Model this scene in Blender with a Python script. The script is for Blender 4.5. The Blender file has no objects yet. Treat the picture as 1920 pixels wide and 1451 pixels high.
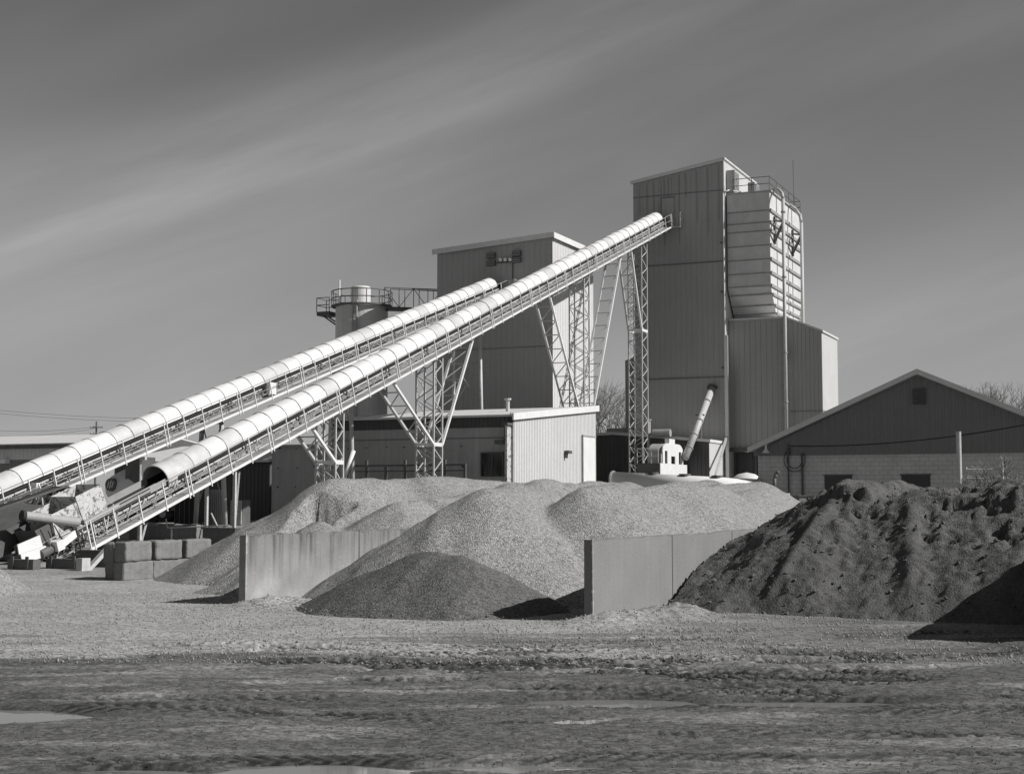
import bpy, math, random
import numpy as np
from mathutils import Vector
R = math.radians
random.seed(7)
S = bpy.context.scene
# ------------------------------------------------------------------ camera, sky, sun, exposure
EYE = 2.3
F = 2711.0
PITCH = math.atan((938 - 725.5) / F)
cam_d = bpy.data.cameras.new('camera')
cam = bpy.data.objects.new('camera', cam_d)
S.collection.objects.link(cam)
cam.location = (0, 0, EYE)
cam.rotation_euler = (math.pi / 2 + PITCH, 0, 0)
cam_d.sensor_width = 36
cam_d.lens = F / 1920 * 36
cam_d.clip_end = 5000
S.camera = cam
SUN_EL, SUN_AZ = R(37), R(-17)
sd = Vector((math.cos(SUN_AZ) * math.cos(SUN_EL), math.sin(SUN_AZ) * math.cos(SUN_EL), math.sin(SUN_EL)))
sun_d = bpy.data.lights.new('sun', 'SUN')
sun_d.energy = 5.0
sun_d.angle = R(0.5)
sun_d.color = (1, 0.985, 0.965)
sun = bpy.data.objects.new('sun', sun_d)
S.collection.objects.link(sun)
sun.rotation_euler = sd.to_track_quat('Z', 'Y').to_euler()
W = bpy.data.worlds.new('World')
S.world = W
W.use_nodes = True
wn, wl = W.node_tree.nodes, W.node_tree.links
bg = wn['Background']
bg.inputs['Strength'].default_value = 0.058
sky = wn.new('ShaderNodeTexSky')
sky.sky_type = 'NISHITA'
sky.sun_disc = False
sky.sun_elevation = SUN_EL
sky.sun_rotation = math.atan2(sd.x, sd.y)
sky.air_density = 1.0
sky.dust_density = 1.2
sep = wn.new('ShaderNodeSeparateColor')
wl.new(sky.outputs[0], sep.inputs[0])
tc = wn.new('ShaderNodeTexCoord')
def wnoise(rot, scl, scale, detail, lo, hi, loc=(0, 0, 0)):
    m = wn.new('ShaderNodeMapping')
    m.inputs['Rotation'].default_value = rot
    m.inputs['Location'].default_value = loc
    m.inputs['Scale'].default_value = scl
    wl.new(tc.outputs['Generated'], m.inputs['Vector'])
    n = wn.new('ShaderNodeTexNoise')
    n.inputs['Scale'].default_value = scale
    n.inputs['Detail'].default_value = detail
    n.inputs['Roughness'].default_value = 0.55
    wl.new(m.outputs[0], n.inputs['Vector'])
    r = wn.new('ShaderNodeMapRange')
    r.interpolation_type = 'SMOOTHSTEP'
    r.inputs['From Min'].default_value = lo
    r.inputs['From Max'].default_value = hi
    wl.new(n.outputs['Fac'], r.inputs['Value'])
    return r.outputs[0]
def wmath(op, a, b):
    m = wn.new('ShaderNodeMath')
    m.operation = op
    for i, v in enumerate((a, b)):
        if isinstance(v, (int, float)): m.inputs[i].default_value = v
        else: wl.new(v, m.inputs[i])
    return m.outputs[0]
# a broad diagonal bank of thin cirrus, and fine streaks inside it, laid out in sky directions
sx = wn.new('ShaderNodeSeparateXYZ')
wl.new(tc.outputs['Generated'], sx.inputs[0])
q = wmath('SUBTRACT', sx.outputs['Z'], wmath('MULTIPLY', sx.outputs['X'], 0.36))
def band(center, width):
    d = wmath('ABSOLUTE', wmath('SUBTRACT', q, center), 0)
    r = wn.new('ShaderNodeMapRange')
    r.interpolation_type = 'SMOOTHSTEP'
    r.inputs['From Min'].default_value = 0
    r.inputs['From Max'].default_value = width
    r.inputs['To Min'].default_value = 1
    r.inputs['To Max'].default_value = 0
    wl.new(d, r.inputs['Value'])
    return r.outputs[0]
val0 = wmath('MINIMUM', wmath('ADD', wmath('MULTIPLY', sep.outputs[0], 0.85), wmath('MULTIPLY', sep.outputs[1], 0.15)), 3.4)
hz_ = wmath('MULTIPLY', wmath('POWER', 2.718, wmath('MULTIPLY', wmath('MAXIMUM', sx.outputs['Z'], 0), -6.0)), 3.7)
along = wmath('ADD', sx.outputs['X'], wmath('MULTIPLY', sx.outputs['Z'], 0.36))
cmb = wn.new('ShaderNodeCombineXYZ')
wl.new(along, cmb.inputs[0]); wl.new(wmath('MULTIPLY', sx.outputs['Y'], 0.6), cmb.inputs[1]); wl.new(q, cmb.inputs[2])
def snoise(scl, scale, detail, lo, hi, loc=(0, 0, 0)):
    m = wn.new('ShaderNodeMapping'); m.inputs['Scale'].default_value = scl; m.inputs['Location'].default_value = loc
    wl.new(cmb.outputs[0], m.inputs['Vector'])
    n = wn.new('ShaderNodeTexNoise'); n.inputs['Scale'].default_value = scale; n.inputs['Detail'].default_value = detail
    wl.new(m.outputs[0], n.inputs['Vector'])
    r_ = wn.new('ShaderNodeMapRange'); r_.interpolation_type = 'SMOOTHSTEP'
    r_.inputs['From Min'].default_value = lo; r_.inputs['From Max'].default_value = hi
    wl.new(n.outputs['Fac'], r_.inputs['Value']); return r_.outputs[0]
streak = snoise((1.3, 1, 11), 2.2, 5, 0.3, 0.75)
soft = snoise((0.9, 1, 4.5), 2.4, 4, 0.38, 0.75, (3, 0, 1))
fade = wn.new('ShaderNodeMapRange'); fade.inputs['From Min'].default_value = -0.45; fade.inputs['From Max'].default_value = 0.45
fade.inputs['To Min'].default_value = 1.0; fade.inputs['To Max'].default_value = 0.3
wl.new(sx.outputs['X'], fade.inputs['Value'])
b1 = wmath('MULTIPLY', wmath('MULTIPLY', band(0.283, 0.085), wmath('ADD', 0.35, streak)), fade.outputs[0])
b2 = wmath('MULTIPLY', band(0.02, 0.09), streak)
b3 = wmath('MULTIPLY', band(0.17, 0.07), soft)
cl = wmath('ADD', wmath('ADD', wmath('MULTIPLY', b1, 1.25), wmath('MULTIPLY', soft, 0.25)), wmath('ADD', wmath('MULTIPLY', b2, 0.5), wmath('MULTIPLY', b3, 0.3)))
# black-and-white film behind an orange filter: mostly the red light of the sky
val = wmath('ADD', wmath('ADD', val0, hz_), wmath('MULTIPLY', cl, 1.9))
wl.new(val, bg.inputs['Color'])
S.view_settings.view_transform = 'Standard'
S.view_settings.look = 'None'
S.view_settings.gamma = 1
S.view_settings.exposure = 0.0
# ------------------------------------------------------------------ frames and helpers
CA, SA = math.cos(R(24)), math.sin(R(24))
def w(a, b, z=0):                      # plant frame (a along the facades, b away) -> world
    return Vector((a * CA + b * SA, -a * SA + b * CA, z))
def ray(px, py):
    x = (px - 960) / F; t = (725.5 - py) / F
    y = math.cos(PITCH) - t * math.sin(PITCH); z = math.sin(PITCH) + t * math.cos(PITCH)
    return x * CA - y * SA, x * SA + y * CA, z
def pb(px, py, B):                     # photo measurement on a facade plane b = B
    r = ray(px, py); t = B / r[1]
    return (r[0] * t, B, EYE + r[2] * t)
def pa(px, py, A):                     # ... on a side plane a = A
    r = ray(px, py); t = A / r[0]
    return (A, r[1] * t, EYE + r[2] * t)
def sstep(x):
    x = np.clip(x, 0, 1); return x * x * (3 - 2 * x)
def gz(D): return 1.0 * sstep((np.asarray(D, float) - 42) / 33)
def ga(a, b): return float(gz(-a * SA + b * CA))
def hashn(ix, iy, seed):
    h = (ix.astype(np.int64) * 374761393 + iy.astype(np.int64) * 668265263 + seed * 1442695041) & 0xffffffff
    h = ((h ^ (h >> 13)) * 1274126177) & 0xffffffff
    return ((h ^ (h >> 16)) & 0xffff) / 65535.0
def vnoise(x, y, seed=0):
    x = np.asarray(x, float); y = np.asarray(y, float)
    ix = np.floor(x); iy = np.floor(y); fx = x - ix; fy = y - iy
    fx = fx * fx * (3 - 2 * fx); fy = fy * fy * (3 - 2 * fy)
    a = hashn(ix, iy, seed); b = hashn(ix + 1, iy, seed); c = hashn(ix, iy + 1, seed); d = hashn(ix + 1, iy + 1, seed)
    return (a + (b - a) * fx) * (1 - fy) + (c + (d - c) * fx) * fy
def fbm(x, y, o=4, seed=0):
    s = 0; am = 0.5; t = 0
    for i in range(o):
        s = s + am * vnoise(x * 2 ** i, y * 2 ** i, seed + i); t += am; am *= 0.55
    return s / t - 0.5
class MB:
    def __init__(s): s.v = []; s.f = []
    def add(s, vs, fs):
        o = len(s.v); s.v += [tuple(p) for p in vs]; s.f += [tuple(i + o for i in f) for f in fs]; return s
    def box(s, x0, x1, y0, y1, z0, z1):
        return s.add([(x0, y0, z0), (x1, y0, z0), (x1, y1, z0), (x0, y1, z0), (x0, y0, z1), (x1, y0, z1), (x1, y1, z1), (x0, y1, z1)],
                     [(0, 3, 2, 1), (4, 5, 6, 7), (0, 1, 5, 4), (1, 2, 6, 5), (2, 3, 7, 6), (3, 0, 4, 7)])
    def tube(s, p, q, r, n=7, r2=None, cap=True):
        p = Vector(p); q = Vector(q); d = (q - p)
        if d.length < 1e-6: return s
        d.normalize()
        u = d.orthogonal().normalized(); v = d.cross(u)
        r2 = r if r2 is None else r2
        vs = [p + (u * math.cos(2 * math.pi * i / n) + v * math.sin(2 * math.pi * i / n)) * r for i in range(n)]
        vs += [q + (u * math.cos(2 * math.pi * i / n) + v * math.sin(2 * math.pi * i / n)) * r2 for i in range(n)]
        fs = [(i, (i + 1) % n, n + (i + 1) % n, n + i) for i in range(n)]
        if cap: fs += [tuple(range(n))[::-1], tuple(range(n, 2 * n))]
        return s.add(vs, fs)
    def path(s, pts, r, n=7):
        for i in range(len(pts) - 1): s.tube(pts[i], pts[i + 1], r, n)
        return s
    def bar(s, p, q, wd, ht, up=(0, 0, 1)):    # rectangular bar, wd sideways, ht along up
        p = Vector(p); q = Vector(q); d = (q - p).normalized()
        side = d.cross(Vector(up))
        if side.length < 1e-4: side = d.orthogonal()
        side.normalize(); u = side.cross(d)
        vs = []
        for c in (p, q):
            for i, j in ((-1, -1), (1, -1), (1, 1), (-1, 1)): vs.append(c + side * i * wd / 2 + u * j * ht / 2)
        return s.add(vs, [(0, 1, 2, 3), (7, 6, 5, 4), (0, 4, 5, 1), (1, 5, 6, 2), (2, 6, 7, 3), (3, 7, 4, 0)])
    def ext(s, poly, axis, lo, hi):            # polygon extruded along an axis (0,1,2)
        n = len(poly)
        def mk(p, t): return (t, p[0], p[1]) if axis == 0 else ((p[0], t, p[1]) if axis == 1 else (p[0], p[1], t))
        vs = [mk(p, lo) for p in poly] + [mk(p, hi) for p in poly]
        return s.add(vs, [tuple(range(n)), tuple(range(2 * n - 1, n - 1, -1))] + [(i, n + i, n + (i + 1) % n, (i + 1) % n) for i in range(n)])
    def corr(s, p0, p1, zb, t0, t1, out, pitch=0.3, dep=0.035, groove=False):   # profiled metal sheet between two plan points
        p0 = Vector((p0[0], p0[1], 0)); p1 = Vector((p1[0], p1[1], 0)); L = (p1 - p0).length
        out = Vector((out[0], out[1], 0)); n = max(2, int(L / pitch)); k = L / n
        st = []
        for i in range(n):
            st += [(i * k, 0), (i * k + 0.8 * k, 0), (i * k + 0.84 * k, -0.55), (i * k + 0.94 * k, -0.55)] if groove else [(i * k, 0), (i * k + 0.62 * k, 0), (i * k + 0.7 * k, 1), (i * k + 0.92 * k, 1)]
        st.append((L, 0))
        vs = []
        for d, o in st:
            t = d / L; p = p0 + (p1 - p0) * t + out * (dep * o)
            vs += [(p.x, p.y, zb), (p.x, p.y, t0 + (t1 - t0) * t)]
        return s.add(vs, [(2 * i, 2 * i + 2, 2 * i + 3, 2 * i + 1) for i in range(len(st) - 1)])
    def lathe(s, prof, c, n=32, a0=0, a1=2 * math.pi):
        full = abs(a1 - a0 - 2 * math.pi) < 1e-6
        m = n if full else n + 1; vs = []
        for r, z in prof:
            for i in range(m):
                t = a0 + (a1 - a0) * i / n
                vs.append((c[0] + r * math.cos(t), c[1] + r * math.sin(t), c[2] + z))
        fs = []
        for j in range(len(prof) - 1):
            for i in range(n):
                i2 = (i + 1) % m
                fs.append((j * m + i, j * m + i2, (j + 1) * m + i2, (j + 1) * m + i))
        return s.add(vs, fs)
    def build(s, name, mat, parent=None, org=None, smooth=False):
        org = org if org is not None else ORG.get(parent.name if parent else '', (0, 0, 0))
        me = bpy.data.meshes.new(name)
        me.from_pydata([(x - org[0], y - org[1], z - org[2]) for x, y, z in s.v], [], s.f)
        me.materials.append(mat)
        if smooth: me.polygons.foreach_set('use_smooth', [True] * len(me.polygons))
        o = bpy.data.objects.new(name, me); S.collection.objects.link(o)
        if parent: o.parent = parent; ORG[o.name] = org
        return o
ORG = {}
def tag(o, label, cat, group=None):
    o['label'] = label; o['category'] = cat
    if group: o['group'] = group
    return o
def thing(name, label, cat, base, group=None):
    o = bpy.data.objects.new(name, None); S.collection.objects.link(o)
    o.location = w(*base); o.rotation_euler = (0, 0, R(-24)); o.empty_display_size = 0.5
    ORG[o.name] = base
    return tag(o, label, cat, group)
def single(name, mb, mat, label, cat, base, group=None, smooth=False):
    o = mb.build(name, mat, None, base, smooth)
    o.location = w(*base); o.rotation_euler = (0, 0, R(-24)); ORG[o.name] = base
    return tag(o, label, cat, group)
# ------------------------------------------------------------------ materials
def mat(name, v, rough=0.7, metal=0.0, var=0.12, scale=1.5, fine=0.10, fscale=25, bump=0.0, bscale=30, streak=0.0, spots=0.0, spotv=0.08, sscale=6, spec=0.4):
    m = bpy.data.materials.new(name); m.use_nodes = True
    n, l = m.node_tree.nodes, m.node_tree.links
    b = n['Principled BSDF']; b.inputs['Roughness'].default_value = rough; b.inputs['Metallic'].default_value = metal
    b.inputs['Specular IOR Level'].default_value = spec
    t = n.new('ShaderNodeTexCoord'); src = t.outputs['Object']
    def noise(sc, det, vec=None, ro=0.6):
        x = n.new('ShaderNodeTexNoise'); x.inputs['Scale'].default_value = sc; x.inputs['Detail'].default_value = det
        x.inputs['Roughness'].default_value = ro
        l.new(vec or src, x.inputs['Vector']); return x.outputs['Fac']
    def ma(op, a, c):
        x = n.new('ShaderNodeMath'); x.operation = op
        for i, q_ in enumerate((a, c)):
            if isinstance(q_, (int, float)): x.inputs[i].default_value = q_
            else: l.new(q_, x.inputs[i])
        return x.outputs[0]
    f = ma('ADD', 1.0, ma('MULTIPLY', ma('SUBTRACT', noise(scale, 5), 0.5), 2 * var * 2))
    f = ma('ADD', f, ma('MULTIPLY', ma('SUBTRACT', noise(fscale, 2), 0.5), 2 * fine * 2))
    if streak:
        mp = n.new('ShaderNodeMapping'); mp.inputs['Scale'].default_value = (3.0, 3.0, 0.12); l.new(src, mp.inputs['Vector'])
        f = ma('ADD', f, ma('MULTIPLY', ma('SUBTRACT', noise(1.6, 5, mp.outputs[0], 0.7), 0.5), 4 * streak))
    c = ma('MULTIPLY', f, v)
    if spots:
        r = n.new('ShaderNodeMapRange'); r.inputs['From Min'].default_value = 1 - spots; r.inputs['From Max'].default_value = 1 - spots + 0.05
        l.new(noise(sscale, 6, None, 0.7), r.inputs['Value'])
        mx = n.new('ShaderNodeMix'); mx.data_type = 'FLOAT'
        l.new(r.outputs[0], mx.inputs[0]); l.new(c, mx.inputs[2]); mx.inputs[3].default_value = spotv
        c = mx.outputs[0]
    c = ma('MINIMUM', ma('MAXIMUM', c, 0.01), 0.86)
    l.new(c, b.inputs['Base Color'])
    if bump:
        bm = n.new('ShaderNodeBump'); bm.inputs['Strength'].default_value = bump; bm.inputs['Distance'].default_value = 0.02
        l.new(noise(bscale, 4), bm.inputs['Height']); l.new(bm.outputs[0], b.inputs['Normal'])
    return m
M = {}
M['white_paint'] = mat('white_paint', 0.68, 0.45, var=0.08, fine=0.08, streak=0.03)
M['cover'] = mat('galvanised_cover', 0.66, 0.5, var=0.07, scale=0.8, fine=0.07, fscale=18, bump=0.15, bscale=4)
M['cover_end'] = mat('worn_cover', 0.5, 0.5, var=0.2, fine=0.12)
M['steel'] = mat('pale_steel', 0.45, 0.5, var=0.12, fine=0.12, fscale=12)
M['grey_steel'] = mat('grey_steel', 0.3, 0.6, var=0.2, fine=0.15)
M['dark_steel'] = mat('dark_steel', 0.10, 0.6, var=0.25, fine=0.15)
M['black'] = mat('black_rubber', 0.025, 0.8, var=0.2)
M['shade_sheet'] = mat('tower_cladding_shade', 0.36, 0.6, var=0.06, scale=0.35, fine=0.06, fscale=8, streak=0.05)  # darker than the sunlit sides' cladding: shade of the fronts put into the colour
M['sheet'] = mat('light_cladding', 0.6, 0.5, var=0.05, scale=0.5, fine=0.06, fscale=10, streak=0.03)  # paler cladding, also on sunlit sides whose fronts get the darker copy
M['trim'] = mat('flashing_trim', 0.62, 0.45, var=0.06)
M['lap'] = mat('lap_line', 0.24, 0.7)
M['cover_b'] = mat('galvanised_cover_dull', 0.52, 0.5, var=0.12, scale=1.2, fine=0.1, fscale=18, bump=0.2, bscale=3, streak=0.06)
M['cover_c'] = mat('galvanised_cover_new', 0.7, 0.45, var=0.05, scale=0.8, fine=0.07, fscale=18, bump=0.15, bscale=4)
M['seam'] = mat('dark_seam_trim', 0.16, 0.7)  # dark trim along cladding seams and the tower door
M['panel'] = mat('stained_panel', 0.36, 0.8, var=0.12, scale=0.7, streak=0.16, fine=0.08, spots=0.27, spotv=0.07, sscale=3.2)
M['rust'] = mat('rust_patched_panel', 0.5, 0.6, var=0.14, spots=0.47, spotv=0.16, sscale=5.5)
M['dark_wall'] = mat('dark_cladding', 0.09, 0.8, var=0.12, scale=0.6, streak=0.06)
M['gable_sheet'] = mat('gable_cladding', 0.2, 0.7, var=0.05, streak=0.05)
M['roof'] = mat('pale_roofing', 0.6, 0.6, var=0.1, fine=0.1)
M['bin'] = mat('bin_plate', 0.58, 0.55, var=0.1, scale=1.0, streak=0.06, spots=0.3, spotv=0.2, sscale=4)
M['concrete'] = mat('weathered_concrete', 0.18, 0.9, var=0.14, scale=1.3, fine=0.14, fscale=40, bump=0.5, bscale=12, streak=0.2, spots=0.3, spotv=0.09, sscale=5)
M['smooth_concrete'] = mat('smooth_concrete', 0.20, 0.9, var=0.10, scale=1.0, fine=0.14, fscale=30, bump=0.4, bscale=10, streak=0.06, spots=0.25, spotv=0.10, sscale=4)
M['chipped'] = mat('chipped_concrete', 0.36, 0.9, var=0.3, scale=6)
M['silo'] = mat('silo_steel', 0.52, 0.5, var=0.1, scale=0.8, streak=0.10)
M['glass'] = mat('dark_glass', 0.02, 0.1, var=0)
M['bark'] = mat('bare_bark', 0.22, 0.9, var=0.2)
M['wood'] = mat('weathered_wood', 0.12, 0.9, var=0.2)
def block_mat():
    m = mat('painted_blockwork', 0.56, 0.9, var=0.16, scale=1.2, fine=0.12, fscale=30, spots=0.37, spotv=0.25, sscale=2.5)
    n, l = m.node_tree.nodes, m.node_tree.links
    b = n['Principled BSDF']; t = n.new('ShaderNodeTexCoord'); mp = n.new('ShaderNodeMapping')
    mp.inputs['Rotation'].default_value = (R(-90), 0, 0); l.new(t.outputs['Object'], mp.inputs['Vector'])
    br = n.new('ShaderNodeTexBrick'); br.inputs['Scale'].default_value = 1; br.inputs['Brick Width'].default_value = 0.4
    br.inputs['Row Height'].default_value = 0.2; br.inputs['Mortar Size'].default_value = 0.012
    l.new(mp.outputs[0], br.inputs['Vector'])
    inv = n.new('ShaderNodeMath'); inv.operation = 'SUBTRACT'; inv.inputs[0].default_value = 1; l.new(br.outputs['Fac'], inv.inputs[1])
    bm = n.new('ShaderNodeBump'); bm.inputs['Strength'].default_value = 0.5; bm.inputs['Distance'].default_value = 0.01
    l.new(inv.outputs[0], bm.inputs['Height']); l.new(bm.outputs[0], b.inputs['Normal'])
    col = b.inputs['Base Color'].links[0].from_socket
    mx = n.new('ShaderNodeMath'); mx.operation = 'MULTIPLY'; l.new(col, mx.inputs[0])
    k = n.new('ShaderNodeMapRange'); k.inputs['To Min'].default_value = 1; k.inputs['To Max'].default_value = 0.7
    l.new(br.outputs['Fac'], k.inputs['Value']); l.new(k.outputs[0], mx.inputs[1]); l.new(mx.outputs[0], b.inputs['Base Color'])
    return m
M['blockwork'] = block_mat()
def gravel_mat(name, v, size, contrast, bump, dist=0.03, attr=None, dark=0.1, big=0.1, wet=False):
    m = bpy.data.materials.new(name); m.use_nodes = True
    n, l = m.node_tree.nodes, m.node_tree.links
    b = n['Principled BSDF']; b.inputs['Roughness'].default_value = 0.9; b.inputs['Specular IOR Level'].default_value = 0.25
    t = n.new('ShaderNodeTexCoord'); src = t.outputs['Object']
    vo = n.new('ShaderNodeTexVoronoi'); vo.inputs['Scale'].default_value = 1 / size; l.new(src, vo.inputs['Vector'])
    sp = n.new('ShaderNodeSeparateColor'); l.new(vo.outputs['Color'], sp.inputs[0])
    nz = n.new('ShaderNodeTexNoise'); nz.inputs['Scale'].default_value = 0.7; nz.inputs['Detail'].default_value = 5; l.new(src, nz.inputs['Vector'])
    n2 = n.new('ShaderNodeTexNoise'); n2.inputs['Scale'].default_value = 24; n2.inputs['Detail'].default_value = 5; n2.inputs['Roughness'].default_value = 0.7; l.new(src, n2.inputs['Vector'])
    def ma(op, a, c):
        x = n.new('ShaderNodeMath'); x.operation = op
        for i, q_ in enumerate((a, c)):
            if isinstance(q_, (int, float)): x.inputs[i].default_value = q_
            else: l.new(q_, x.inputs[i])
        return x.outputs[0]
    f = ma('ADD', 1, ma('MULTIPLY', ma('SUBTRACT', sp.outputs[0], 0.5), contrast))
    f = ma('ADD', f, ma('MULTIPLY', ma('SUBTRACT', nz.outputs['Fac'], 0.5), big * 4))
    f = ma('ADD', f, ma('MULTIPLY', ma('SUBTRACT', n2.outputs['Fac'], 0.5), contrast * 0.8))
    base = v
    if attr:
        at = n.new('ShaderNodeAttribute'); at.attribute_name = attr
        mx = n.new('ShaderNodeMix'); mx.data_type = 'FLOAT'; l.new(at.outputs['Fac'], mx.inputs[0]); mx.inputs[2].default_value = v; mx.inputs[3].default_value = dark
        base = mx.outputs[0]
        at2 = n.new('ShaderNodeAttribute'); at2.attribute_name = 'tread_shade'
        base = ma('MULTIPLY', base, ma('SUBTRACT', 1, ma('MULTIPLY', at2.outputs['Fac'], 0.72)))  # tread grooves darkened in the colour: wetter soil plus their shadow
        at3 = n.new('ShaderNodeAttribute'); at3.attribute_name = 'wet'
        base = ma('MULTIPLY', base, ma('SUBTRACT', 1, ma('MULTIPLY', at3.outputs['Fac'], 0.4)))
    c = ma('MINIMUM', ma('MAXIMUM', ma('MULTIPLY', f, base), 0.01), 0.8)
    l.new(c, b.inputs['Base Color'])
    h = ma('ADD', ma('MULTIPLY', ma('SUBTRACT', 0.6, vo.outputs['Distance']), 0.7), ma('MULTIPLY', n2.outputs['Fac'], 1.0))
    bm = n.new('ShaderNodeBump'); bm.inputs['Strength'].default_value = bump; bm.inputs['Distance'].default_value = dist
    l.new(h, bm.inputs['Height']); l.new(bm.outputs[0], b.inputs['Normal'])
    if wet:
        wt = n.new('ShaderNodeAttribute'); wt.attribute_name = 'wet'
        rr = n.new('ShaderNodeMapRange'); rr.inputs['To Min'].default_value = 0.9; rr.inputs['To Max'].default_value = 0.28
        l.new(wt.outputs['Fac'], rr.inputs['Value']); l.new(rr.outputs[0], b.inputs['Roughness'])
        s2 = n.new('ShaderNodeMapRange'); s2.inputs['To Min'].default_value = 0.2; s2.inputs['To Max'].default_value = 0.6
        l.new(wt.outputs['Fac'], s2.inputs['Value']); l.new(s2.outputs[0], b.inputs['Specular IOR Level'])
    return m
M['gravel'] = gravel_mat('light_gravel', 0.29, 0.036, 0.9, 0.9, 0.04, big=0.06)
M['gravel_dark'] = gravel_mat('dark_gravel', 0.125, 0.04, 0.9, 0.9, 0.04, big=0.06)  # darker tone for the low front pile
M['sand'] = gravel_mat('damp_sand', 0.10, 0.04, 0.4, 0.8, 0.03, big=0.2)
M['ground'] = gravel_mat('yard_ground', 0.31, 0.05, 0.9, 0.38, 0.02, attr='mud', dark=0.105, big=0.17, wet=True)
M['gravel_dust'] = mat('loose_stone', 0.27, 0.9, var=0.3, scale=6)
M['stone_dark'] = mat('dark_stone', 0.14, 0.9, var=0.3, scale=6)
M['clod'] = mat('sand_clod', 0.10, 0.95, var=0.25, scale=6)
M['pebble'] = mat('pebble', 0.11, 0.9, var=0.3, scale=8)
wm = bpy.data.materials.new('puddle_water'); wm.use_nodes = True
_b = wm.node_tree.nodes['Principled BSDF']; _b.inputs['Base Color'].default_value = (0.2, 0.2, 0.2, 1); _b.inputs['Roughness'].default_value = 0.04
_b.inputs['IOR'].default_value = 1.33
# ------------------------------------------------------------------ ground, one sheet out to the horizon
PUD = [(-5.8, 16.0, 1.15, 0.42), (1.2, 17.0, 1.0, 0.34), (-1.7, 12.55, 0.8, 0.5), (3.4, 16.9, 1.1, 0.22), (-3.3, 12.7, 0.5, 0.15), (0.1, 12.9, 0.8, 0.14)]
def tracks():
    T = []
    def seg(f, n, t0, t1, wd, amp): T.append(([f(t0 + (t1 - t0) * i / n) for i in range(n + 1)], wd, amp))
    rn = random.Random(21)
    for k in range(9):                                         # loader passes crossing towards the right
        xs0, ys0 = rn.uniform(-4.5, 0.5), rn.uniform(17.6, 21.5); ye = rn.uniform(16.6, 20.5); bow = rn.uniform(-1.2, 1.0)
        for off in (0, 1.9):
            seg(lambda t, a=xs0, b=ys0, e=ye, w_=bow, o=off: (a + (11 - a) * t, b + o + (e - b) * t + w_ * math.sin(t * math.pi)), 40, 0, 1, 0.24, 0.055)
    for off in (0, 0.55, 1.1, 1.9):                             # arcs turning in to the sand
        seg(lambda t, o=off: (3.6 + (2.4 + o) * math.cos(R(190 - 120 * t)), 19.6 + (2.6 + o) * math.sin(R(170 - 100 * t))), 40, 0, 1, 0.15, 0.045)
    for off in (0, 1.5):
        seg(lambda t, o=off: (2.2 + 5.5 * t, 24.2 + o * 0.8 + 1.0 * t * t), 30, 0, 1, 0.22, 0.045)
    for k in range(3):
        y0 = 18.5 + k * 1.6
        seg(lambda t, b=y0: (-9 + 10 * t, b + 1.6 * math.sin(t * 2.5)), 40, 0, 1, 0.15, 0.03)
    for k in range(4):
        x0, y0, x1_, y1_ = rn.uniform(-7, 0), rn.uniform(12.5, 17), rn.uniform(1, 8), rn.uniform(12, 17); bw = rn.uniform(-.8, .8)
        seg(lambda t, a=x0, b=y0, c=x1_, e=y1_, w_=bw: (a + (c - a) * t, b + (e - b) * t + w_ * math.sin(3.1 * t)), 30, 0, 1, 0.2, 0.028)
    return T
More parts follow.
